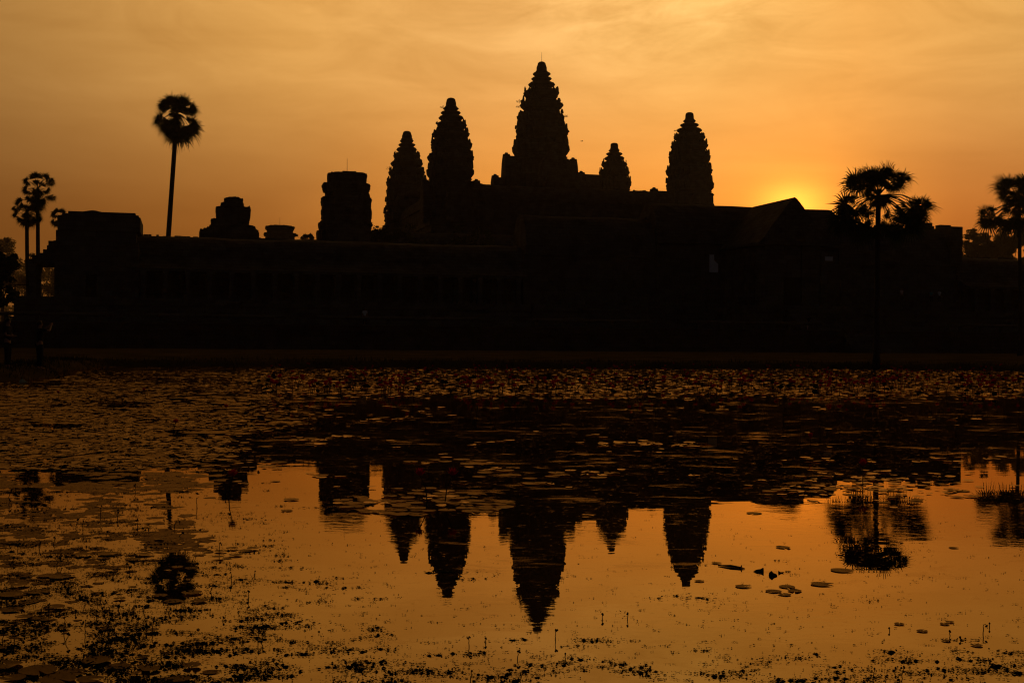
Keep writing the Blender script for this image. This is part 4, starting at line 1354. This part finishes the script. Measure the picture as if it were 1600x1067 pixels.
nz2 = lambda x, y, sx, sy, o: mnoise.noise(Vector((x / sx, y / sy, o))) * .5 + .5
strew(4200, (330, 577, 1600, 624), (.05, .12), 'band', lambda x, y: (1.0 if y < 618 else .5) * smooth(330, 470, x) * (1 if y < 616 or nz2(x, y, 90, 4, 3) > .5 else .25))
strew(6500, (0, 580, 620, 735), (.03, .085), 'left', lambda x, y: smooth(560, 230, x + (y - 640) * 1.2) * smooth(.30, .55, nz2(x, y, 120, 12, 7)) * (1 if y < 715 else .5))
for cx, cy, sx, sy, n in [(1000, 694, 90, 5, 34), (745, 690, 60, 4, 9), (700, 722, 55, 6, 20), (800, 735, 55, 6, 14), (880, 742, 70, 6, 20), (560, 655, 60, 5, 14), (640, 653, 60, 4, 16), (1080, 640, 90, 3, 10),
                          (540, 682, 40, 3, 10), (480, 690, 40, 6, 14), (850, 757, 50, 3, 5), (690, 640, 160, 5, 18), (1060, 625, 30, 2, 5), (1000, 640, 60, 2, 6), (1300, 637, 120, 2, 8), (1450, 655, 90, 4, 6), (930, 680, 80, 6, 8), (500, 745, 30, 5, 6)]:
    for i in range(int(n * .6)):
        put_pad(rp.gauss(cx, sx * .6), rp.gauss(cy, sy * .6), rp.uniform(.05, .11), 'mid')
for i in range(36):
    put_pad(rp.uniform(480, 1560), rp.uniform(628, 770), rp.uniform(.03, .07), 'mid')
for cx, cy, sx, sy, n in [(560, 787, 60, 6, 26), (680, 775, 50, 8, 26), (740, 790, 60, 7, 30), (640, 800, 50, 5, 14)]:
    for i in range(n):
        put_pad(rp.gauss(cx, sx * .6), rp.gauss(cy, sy * .7), rp.uniform(.045, .095), 'knot')
for cx, cy, sx, sy, n in [(1380, 760, 130, 9, 110), (1250, 765, 90, 7, 46), (1380, 745, 110, 5, 40), (1500, 718, 70, 4, 26), (1300, 718, 60, 3, 14), (1420, 778, 80, 6, 30)]:
    for i in range(int(n * .62)):
        put_pad(rp.gauss(cx, sx * .65), rp.gauss(cy, sy * .8), rp.uniform(.03, .075), 'right')
for px, py, r in [(10, 1040, .13), (60, 1050, .16), (110, 1052, .12), (20, 1062, .10), (150, 1034, .12), (185, 1041, .10), (90, 1063, .14), (235, 1047, .08), (300, 1042, .08), (140, 1064, .10),
                  (85, 950, .10), (20, 953, .11), (60, 965, .09), (300, 927, .10), (270, 940, .09), (310, 940, .085), (250, 931, .08), (75, 900, .11), (30, 915, .10), (20, 930, .14), (60, 925, .12),
                  (95, 902, .12), (210, 875, .08), (170, 866, .13), (130, 868, .10), (225, 867, .10), (45, 940, .11), (330, 1050, .07), (280, 1062, .09)]:
    put_pad(px, py, r * .56, 'low')
strew(28, (0, 735, 330, 1067), (.02, .045), 'low', lambda x, y: smooth(420, 60, x))
for px, py, r in [(345, 862, .075), (362, 858, .08), (383, 861, .09), (325, 862, .07), (395, 858, .08), (340, 872, .07), (355, 872, .065), (368, 868, .085), (430, 752, .1), (455, 781, .13), (448, 798, .10), (370, 754, .1), (380, 757, .1)]:
    put_pad(px, py, r * .56, 'low')

OPEN = [(1224, 855.5, .078, 'dark rimmed slit lily pad alone on gold water below the palm reflection', 4), (1162, 916.5, .072, 'round lily pad left of the overlapping cluster at lower right', 1),
        (1284, 913, .098, 'curled half-drowned lily pad with bright gap, right of the overlapping cluster', 5), (1316, 891.5, .108, 'wide lily pad just below the big palm reflection', 0),
        (1208, 924, .07, 'lower long pad of the overlapping cluster', 2), (1230, 917, .072, 'upper pad of the overlapping cluster', 3), (1242, 923.5, .062, 'rightmost ragged pad of the overlapping cluster', 4),
        (1226, 929, .055, 'lowest pad of the overlapping cluster', 1), (1231, 893, .03, 'small pad right of the black floating scraps', 0), (1405, 975, .040, 'narrow lily pad leftmost of the few above the lower right stems', 2),
        (1441, 986, .042, 'lily pad with a weed tip on its end at lower right', 3), (1476, 975, .038, 'left pad of an overlapping pair at lower right', 0), (1484, 972, .034, 'right pad of an overlapping pair at lower right', 1),
        (1478, 1001, .034, 'heart shaped lily pad below a thin stem at lower right', 4), (1526, 1008.5, .042, 'dark lily pad right of the heart shaped one', 5), (1500, 767, .14, 'wide pad right of the big palm reflection near the bank reflection', 0),
        (1548, 790, .06, 'small pad left of the edge palm reflection', 1), (1093, 908, .045, 'small pad under the rightmost tower reflection', 2), (1490, 856, .05, 'small pad on gold water left of the edge palm reflection', 2),
        (1178, 802, .10, 'long pale pad below the gatehouse reflection', 0), (1120, 880, .05, 'thin pad by the right edge of the rightmost tower reflection', 1)]
for i, (px, py, r, lab, mi_) in enumerate(OPEN):
    p = on_water(px, py)
    o = bpy.data.objects.new('lily_pad', OLD_MESH[mi_]); COL.objects.link(o)
    o.location = (p.x, p.y, .004); o.scale = (r * .7, r * .64, r * .4); o.rotation_euler = (0, 0, rp.uniform(0, 6.28))
    tag(o, lab, 'lily pad', 'single lily pads on the open water')
pads.sort(key=lambda t: -t[4])
N_OWN = 300 - len(OPEN)
for (x, y, r, zone, ar) in pads[:N_OWN]:
    o = bpy.data.objects.new('lily_pad', rp.choice({'low': OLD_MESH, 'left': DULL_MESH}.get(zone, PAD_MESH)[:5])); COL.objects.link(o)
    o.location = (x, y, rp.uniform(.002, .012)); o.scale = (r, r * rp.uniform(.85, 1), r); o.rotation_euler = (0, 0, rp.uniform(0, 6.28))
    tag(o, ZONES[zone], 'lily pad', {'band': 'pads along the far bank', 'left': 'pads of the left mat', 'mid': 'pads on the temple reflection', 'knot': 'pads of the raft over the tower reflections',
                                    'right': 'pads of the raft by the palm reflection', 'low': 'pads among the lower left weeds', 'open': 'pads on the open water'}[zone])
for zsel, m_, nm, lab in ((False, PAD, 'lily_pad_carpet', 'carpet of small lily pads crowding the far side and middle of the pond'),
                          (True, DULLPAD, 'lily_pad_mat', 'dull mat of tiny lily pads covering the left side of the pond')):
    mb = MB()
    for (x, y, r, zone, ar) in pads[N_OWN:]:
        if (zone in ('left', 'low')) != zsel: continue
        v, f = pad_geo(rp, 10, notch=rp.uniform(.2, .8), curl=rp.choice([0, 0, .1, .2]))
        t_ = rp.uniform(0, 6.28)
        ca, sa = math.cos(t_), math.sin(t_)
        zz = rp.uniform(0, .012)
        tx, ty = rp.gauss(0, .03), rp.gauss(0, .03)
        mb.add([(x + r * (a * ca - c * sa), y + r * (a * sa + c * ca), max(.002, zz + r * d + r * (a * tx + c * ty) + .004)) for a, c, d in v], f)
    tag(mb.build(nm, m_, smooth=True), lab, 'lily pads', kind='stuff')


# thin scum between the pads
mb = MB()
for i in range(6700):
    x = rp.uniform(-10, 560); y = rp.uniform(582, 1000)
    if i >= 6500: x, y = rp.gauss(266, 26), rp.choice([rp.gauss(752, 9), rp.gauss(845, 14)])
    dn = smooth(500, 180, x + (y - 640) * .9) * smooth(.34, .56, nz2(x, y, 130, 13, 71)) * (1 if y < 770 else .75)
    if i < 6500 and rp.random() > dn: continue
    p = on_water(x, y)
    if p is None or bank(p.x, p.y) < .1: continue
    r = rp.uniform(.08, .26) * smooth(1050, 640, y) * (1 if y < 730 else .55) + .012
    n_ = 13; ph = rp.uniform(0, 6.28)
    ring = [(p.x + r * rp.uniform(.5, 1.25) * math.cos(ph + 6.283 * k / n_), p.y + r * rp.uniform(.5, 1.25) * math.sin(ph + 6.283 * k / n_), .0012 + .00001 * (i % 60)) for k in range(n_)]
    mb.add([(p.x, p.y, .0022 + .00001 * (i % 60))] + ring, [(0, 1 + k, 1 + (k + 1) % n_) for k in range(n_)])
tag(mb.build('pond_scum', SCUM), 'thin brown scum lying between the pads on the left side of the pond', 'pond scum', kind='stuff')


# red water lilies on stalks
def lily_geo(b, rnd, h, open_=1.0, lean=0.0):
    bx, by = lean, rnd.uniform(-.3, .3) * h
    b.tube([(0, 0, -.04), (bx * .25, by * .2, h * .5), (bx * .8, by * .8, h * .9), (bx, by, h)], [.007, .006, .005, .006], 5, 1)
    for ring, (n, sp, ln) in enumerate([(7, 1.05 * open_, .085), (7, .65 * open_, .085), (5, .35 * open_, .075)]):
        for k in range(n):
            a = 2 * math.pi * (k + .5 * ring) / n + rnd.uniform(-.15, .15)
            o = Vector((math.cos(a), math.sin(a), 0)); t = Vector((-math.sin(a), math.cos(a), 0)); z = Vector((0, 0, 1))
            c = Vector((bx, by, h - .005))
            d1 = (o * math.sin(sp) + z * math.cos(sp)); d2 = (o * math.sin(sp * .8) + z * math.cos(sp * .8))
            p1 = c + d1 * ln * .5; p2 = c + d1 * ln * .5 + d2 * ln * .5
            b.add([c, p1 - t * ln * .2, p2, p1 + t * ln * .2, p1 - o * ln * .06], [(0, 1, 4), (1, 2, 4), (2, 3, 4), (3, 0, 4)], 0)


LILY = []
for i in range(7):
    b = MB(); lily_geo(b, rp, rp.uniform(.16, .30), rp.choice([1.0, 1.1, .9, .55, 1.15]), rp.uniform(-.07, .07)); LILY.append(b.mesh('water_lily', [PETAL, STEM]))
spots = []
while len(spots) < 430:
    x = rp.uniform(360, 1600); y = 579 + 40 * rp.random() ** .85
    d = smooth(.38, .62, nz2(x, y, 60, 14, 21)) * (.35 + .65 * smooth(360, 520, x))
    if rp.random() < d: spots.append((x, y))
spots.sort(key=lambda t: -t[1])
NEAR_LILY = [(357, 778, 'red water lily standing before the domed ruin reflection'), (391, 768, 'second'), (668, 784, 'left one of two tall red water lilies on the raft over the tower reflections'),
             (695, 784, 'right one of two tall red water lilies on the raft over the tower reflections'), (1348, 757, 'slim red water lily in front of the big palm reflection'), (270, 682, 'red water lily alone in the middle of the left pad mat'),
             (228, 623, 'red water lily at the right of the few on the far left mat'), (1267, 705, 'dark red bud on the black reflection left of the big palm reflection'), (92, 627, 'red water lily of the pair at the far left bank'), (353, 658, 'red bud on the left mat edge')]
NEAR_LILY.pop(1)
for px, py, lab in NEAR_LILY:
    p = on_water(px, py)
    o = bpy.data.objects.new('water_lily', rp.choice(LILY[:3])); COL.objects.link(o)
    o.location = (p.x, p.y, 0); o.rotation_euler = (0, 0, rp.uniform(0, 6.28)); o.scale = (.82, .82, 1.05)
    tag(o, lab, 'water lily', 'single red water lilies')
mb = MB()
for i, (px, py) in enumerate(spots):
    p = on_water(px, py)
    if bank(p.x, p.y) < .3: continue
    s = rp.uniform(1.0, 1.4)
    if i < 290:
        o = bpy.data.objects.new('water_lily', rp.choice(LILY)); COL.objects.link(o)
        o.location = (p.x, p.y, 0); o.rotation_euler = (0, 0, rp.uniform(0, 6.28)); o.scale = (s, s, s)
        tag(o, 'red water lily on a short stalk in the band along the far bank', 'water lily', 'red water lilies along the far bank')
    else:
        lily_geo(mb, rp, rp.uniform(.16, .3) * s, rp.choice([1.0, .9, .6]), rp.uniform(-.06, .06)) if False else None
        b = MB(); lily_geo(b, rp, rp.uniform(.16, .3) * s, rp.choice([1.0, .9, .6]), rp.uniform(-.06, .06))
        mb.add([(v[0] + p.x, v[1] + p.y, v[2]) for v in b.v], b.f); mb.mi[-len(b.mi):] = b.mi
tag(mb.build('lily_bloom_drift', [PETAL, STEM]), 'drift of red lilies farthest out under the far bank', 'water lilies', kind='stuff')

# raised, folded leaves standing out of the flowering band
mb = MB()
for i in range(900):
    x = rp.uniform(360, 1600); y = 579 + 42 * rp.random()
    if rp.random() > smooth(.40, .65, nz2(x, y, 45, 12, 33)): continue
    p = on_water(x, y)
    if bank(p.x, p.y) < .3: continue
    r = rp.uniform(.035, .085); a = rp.uniform(0, 6.28); tl = rp.uniform(.3, 1.1); zb = rp.uniform(.0, .12)
    u = Vector((math.cos(a), math.sin(a), 0)); w_ = Vector((-math.sin(a) * math.cos(tl), math.cos(a) * math.cos(tl), math.sin(tl)))
    c = Vector((p.x, p.y, zb + r * math.sin(tl)))
    ring = [c + (u * math.cos(t) + w_ * math.sin(t) * (.9 if math.sin(t) < 0 else 1)) * r * rp.uniform(.9, 1.1) for t in [k * 2 * math.pi / 9 for k in range(9)]]
    mb.add([c + Vector((0, 0, -.02))] + ring, [(0, 1 + k, 1 + (k + 1) % 9) for k in range(9)])
    mb.tube([(p.x, p.y, -.03), c], .006, 4)
tag(mb.build('raised_lily_leaves', RAISED), 'dark folded lily leaves standing up among the red flowers', 'lily leaves', kind='stuff')

# floating dark weed
mb = MB()
rv = random.Random(91)


def weed_clump(px, py, size, n, up=.03):
    p = on_water(px, py)
    if p is None or bank(p.x, p.y) < .2: return
    lx = size * rv.uniform(.9, 2.0); ly = size * rv.uniform(.3, .8)
    # ragged little mats of fine leaves
    for q in range(1 if size < .03 else rv.randint(2, 5)):
        cx, cy = p.x + rv.gauss(0, lx * .45), p.y + rv.gauss(0, ly * .45)
        r = size * rv.uniform(.07, .20)
        k = 9
        ring = [(cx + r * rv.uniform(.5, 1.4) * math.cos(2 * math.pi * a / k), cy + r * rv.uniform(.4, 1.1) * math.sin(2 * math.pi * a / k), .002) for a in range(k)]
        mb.add([(cx, cy, .004 + up * rv.uniform(.1, .6))] + ring, [(0, 1 + a, 1 + (a + 1) % k) for a in range(k)])
    for i in range(int(n * 1.7)):
        x = p.x + rv.gauss(0, lx * .5); y = p.y + rv.gauss(0, ly * .5)
        z = .002 + abs(rv.gauss(0, up * .45))
        a = rv.uniform(0, 6.28); s = rv.uniform(.003, .009) * (.8 + size * 4)
        u = Vector((math.cos(a), math.sin(a), rv.gauss(0, .15))) * s
        v = Vector((-math.sin(a), math.cos(a), rv.gauss(0, .18))) * s * rv.uniform(.3, .6)
        c = Vector((x, y, max(z, abs(u.z) + abs(v.z) + .002)))
        mb.add([c - u, c - u * .2 + v, c + u, c + u * .1 - v], [(0, 1, 2, 3)])


def weed_dens(x, y):
    base = smooth(620, 120, x - (y - 900) * 0.9) if y > 830 else smooth(520, 60, x)
    base *= smooth(700, 800, y)
    if y > 985: base = max(base, .42 * smooth(985, 1050, y) * ((1 if x < 620 else .55) if x < 900 else (.35 if x < 1250 else .55 + .4 * smooth(1450, 1600, x))))
    hol = smooth(.34, .60, nz2(x, y, 75, 17, 51))
    return base * hol


cnt = 0
while cnt < 2700:
    y = 725 + 342 * rv.random() ** .75; x = rv.uniform(-10, 1610)
    if rv.random() > weed_dens(x, y): continue
    big = rv.random() < .22
    weed_clump(x, y, rv.uniform(.04, .085) if big else rv.uniform(.010, .035), rv.randint(12, 26) if big else rv.randint(3, 9), .011 if big else .004)
    cnt += 1
for i in range(10000):                                  # fine specks over the left side
    x = rv.uniform(-5, 520); y = rv.uniform(735, 960)
    if rv.random() < smooth(520, 120, x + abs(y - 830) * .4) * smooth(.30, .55, nz2(x, y, 70, 14, 81)): weed_clump(x, y, rv.uniform(.006, .016), rv.randint(1, 3), .006)
for i in range(1000):                                   # strays over the open water
    weed_clump(rv.uniform(300, 1600), rv.uniform(800, 1067), rv.uniform(.008, .03), rv.randint(1, 4), .006)
for px, py, s, n in [(1075, 934, .10, 46), (1050, 931, .05, 12), (1110, 937, .06, 10), (1355, 939, .045, 18), (920, 1001, .07, 30), (945, 1000, .05, 18), (1378, 1017, .03, 16), (590, 936, .05, 16), (530, 903, .06, 14), (700, 893, .14, 60),
                     (735, 905, .08, 24), (560, 936, .05, 10), (1240, 898, .03, 8), (1215, 876, .03, 10), (1560, 1040, .1, 50), (1590, 1052, .1, 50), (1530, 1050, .08, 40), (1500, 1060, .08, 30), (960, 1038, .06, 24), (990, 1045, .07, 30),
                     (330, 735, .3, 60), (270, 768, .2, 40), (500, 793, .15, 40), (90, 770, .3, 60), (1110, 805, .04, 6)]:
    weed_clump(px, py, s, n, .010)
# short fringe of weed in the left mat
for i in range(900):
    x = rv.uniform(0, 560); y = rv.uniform(600, 740)
    if rv.random() < smooth(600, 260, x + (y - 650)) * smooth(.42, .62, nz2(x, y, 90, 9, 63)): weed_clump(x, y, rv.uniform(.06, .22), rv.randint(6, 16), .03)
tag(mb.build('floating_weed', WEED), 'dark floating water weed strewn over the near pond', 'water weed', kind='stuff')


# thin weed stems with knobbed tips
def stem_thing(px, py, hpx, lean_px, style, lab, grp):
    p = on_water(px, py)
    k = p.y / F
    h, l = hpx * k * .6, lean_px * k * .6
    root = empty('weed_stem', (p.x, p.y, 0), 0, lab, 'weed stem', grp)
    r = .0011 + .00022 * p.y
    pts = [Vector((0, 0, -.01))]
    n = 5
    for i in range(1, n + 1):
        t = i / n
        pts.append(Vector((l * t + rv.gauss(0, .035) * h, rv.gauss(0, .05) * h, h * t)))
    if style == 'hook':
        pts += [pts[-1] + Vector((.22 * h, 0, .06 * h)), pts[-1] + Vector((.34 * h, 0, -.12 * h))]
    b = MB(); b.tube(pts, [r * (1 - .4 * i / len(pts)) for i in range(len(pts))], 5); b.build('stalk', STEM, root)
    tip = pts[-1]
    for j in range(1 if style == 'bud' else 3):
        b = MB()
        c = tip + (Vector((0, 0, 0)) if j == 0 else Vector((rv.uniform(-.18, .18) * h, 0, rv.uniform(-.22, .06) * h)))
        s = r * rv.uniform(1.5, 2.3)
        b.tube([c - Vector((0, 0, s)), c - Vector((0, 0, s * .5)), c + Vector((0, 0, s * .4)), c + Vector((0, 0, s))], [s * .35, s, s * .8, s * .2], 6)
        b.build('bud', STEM, root)
    return root


LAB_S = {'lower left': 'thin weed stem with small knobs rising among the lower left weeds', 'centre': 'thin knobbed weed stem on open water below the tallest tower reflection', 'lower right': 'thin knobbed weed stem standing in the lower right water'}
known = [(868, 1000, 28, 0, 'knob', 'centre'), (941, 967, 14, 0, 'knob', 'centre'), (981, 968, 18, 0, 'knob', 'centre'), (733, 1010, 26, 0, 'knob', 'centre'), (759, 1004, 12, 0, 'knob', 'centre'), (808, 1030, 22, 4, 'knob', 'centre'), (883, 1030, 16, 0, 'knob', 'centre'),
         (812, 1064, 22, 8, 'hook', 'centre'), (735, 1062, 24, 3, 'bud', 'centre'), (760, 1066, 18, 4, 'bud', 'centre'), (558, 1066, 10, 4, 'bud', 'centre'),
         (1408, 1064, 38, 6, 'knob', 'lower right'), (1484, 993, 13, 0, 'knob', 'lower right'), (1536, 990, 24, 0, 'hook', 'lower right'), (1546, 980, 11, 0, 'bud', 'lower right'), (1501, 1000, 9, 0, 'knob', 'lower right'), (1390, 986, 9, -1, 'knob', 'lower right'), (1398, 1050, 12, 2, 'knob', 'lower right'), (1364, 1060, 26, 5, 'bud', 'lower right'), (1384, 1062, 10, 0, 'bud', 'lower right')]
for px, py, h, l, st, z in known:
    stem_thing(px, py, h, l, st, LAB_S[z], 'weed stems in the ' + z.replace('centre', 'centre of the') + ' water')
left_known = [(299, 926, 20, 16, 'bud'), (328, 925, 15, 8, 'bud'), (207, 955, 17, 4, 'hook'), (224, 955, 18, 5, 'hook'), (388, 936, 22, 0, 'knob'), (403, 1003, 30, 1, 'bud'), (408, 1002, 28, 6, 'knob'), (290, 957, 8, 1, 'bud'), (328, 957, 8, 1, 'bud'), (263, 958, 12, 6, 'knob'), (239, 990, 34, 2, 'knob'), (229, 985, 18, 0, 'knob'), (185, 952, 22, 5, 'knob'),
              (169, 992, 44, 6, 'knob'), (132, 990, 36, 3, 'knob'), (20, 990, 30, 6, 'bud'), (64, 962, 28, 5, 'hook'), (75, 958, 26, 4, 'knob'), (98, 985, 34, 6, 'bud'), (128, 1035, 20, 6, 'knob'), (205, 1058, 16, 0, 'bud'), (38, 985, 22, 2, 'bud'), (5, 1005, 32, 2, 'knob'), (211, 770, 22, 1, 'knob'), (352, 770, 24, 2, 'bud')]
for px, py, h, l, st in left_known:
    stem_thing(px, py, h, l, st, LAB_S['lower left'], 'weed stems in the lower left water')
for i in range(46):
    x, y = rv.uniform(0, 420), rv.uniform(770, 1060)
    if rv.random() > smooth(460, 100, x): continue
    stem_thing(x, y, rv.uniform(10, 30), rv.uniform(-3, 8), rv.choice(['bud', 'knob', 'knob', 'hook']), LAB_S['lower left'], 'weed stems in the lower left water')


# black scraps and a stick
def scrap(px, py, prof, lab, name='leaf_scrap', cat='leaf scrap', tilt=.35, th=.006):
    p = on_water(px, py); k = p.y / F
    b = MB()
    r0 = [(x * k, -th, z * k) for x, z in prof]; r1 = [(x * k * .96, th + abs(z) * k * tilt, z * k) for x, z in prof]
    b.loft([r0, r1])
    o = b.build(name, WOOD); o.location = (p.x, p.y, .0)
    return tag(o, lab, cat)


scrap(1186, 893, [(-9, 1), (-3, 3.2), (3, 4), (7, 6), (7.2, 0), (6, -2), (-2, -1)], 'black triangular leaf scrap standing out of the gold water, larger of two')
scrap(1206, 899, [(-5, 0), (-4, 4), (0, 7), (3, 4), (8, 2), (8, 0), (3, -1), (-3, -2)], 'black rounded leaf scrap right of the triangular one')
scrap(1220, 895, [(-4, 0), (-3.5, 3.5), (0, 1.2), (5, 1.6), (3, -.4)], 'tiny black scrap beside a small pad')
p0_, p1_ = on_water(1122, 884), on_water(1162, 888.5)
b = MB(); b.tube([Vector((0, 0, .004)), (p1_ - p0_) * .5 + Vector((0, .01, .008)), (p1_ - p0_) * .9 + Vector((0, 0, .006)), (p1_ - p0_) * 1.05 + Vector((0, 0, .003))], [.003, .008, .006, .002], 7)
b.tube([(p1_ - p0_) * .88, (p1_ - p0_) * .9 + Vector((.004, 0, .022))], [.006, .003], 5)
o = b.build('floating_stick', WOOD); o.location = p0_; tag(o, 'thin dark stick lying on the gold water left of the black scraps', 'stick')
# crumpled plastic bag on the left bank
p = at(35, 597, 38.2)
b = MB(); rr2 = random.Random(4)
b.loft([[((.09 + .05 * math.sin(3 * t + q)) * s * math.cos(t) * rr2.uniform(.8, 1.2), (.07) * s * math.sin(t) * rr2.uniform(.8, 1.2), z) for t in [i * 2 * math.pi / 12 for i in range(12)]] for q, (s, z) in enumerate([(1, 0), (1.15, .03), (.9, .07), (.45, .11), (.2, .125)])])
o = b.build('plastic_bag', PLASTIC); o.location = (p.x, p.y, max(ground_z(p.x, p.y), 0) + .005)
tag(o, 'crumpled pale green plastic bag at the water edge by the left bank', 'plastic bag')

# ------------------------------------------------------------------ air
HAZE = 1.2e-4
if HAZE:
    b = MB(); b.box(-960, 960, -80, 1360, -3.0, 90); hz = b.build('haze', None)
    hm = bpy.data.materials.new('haze air'); hm.use_nodes = True
    n = NT(hm.node_tree); n.t.nodes.clear()
    pv = n.node('ShaderNodeVolumePrincipled')
    pv.inputs['Color'].default_value = (1.0, .80, .55, 1)
    pv.inputs['Density'].default_value = HAZE
    pv.inputs['Anisotropy'].default_value = 0.4
    o_ = n.node('ShaderNodeOutputMaterial'); n.put(o_.inputs['Volume'], pv.outputs[0])
    hz.data.materials.clear(); hz.data.materials.append(hm)
    tag(hz, 'thin warm morning haze filling the air', 'haze', kind='stuff')
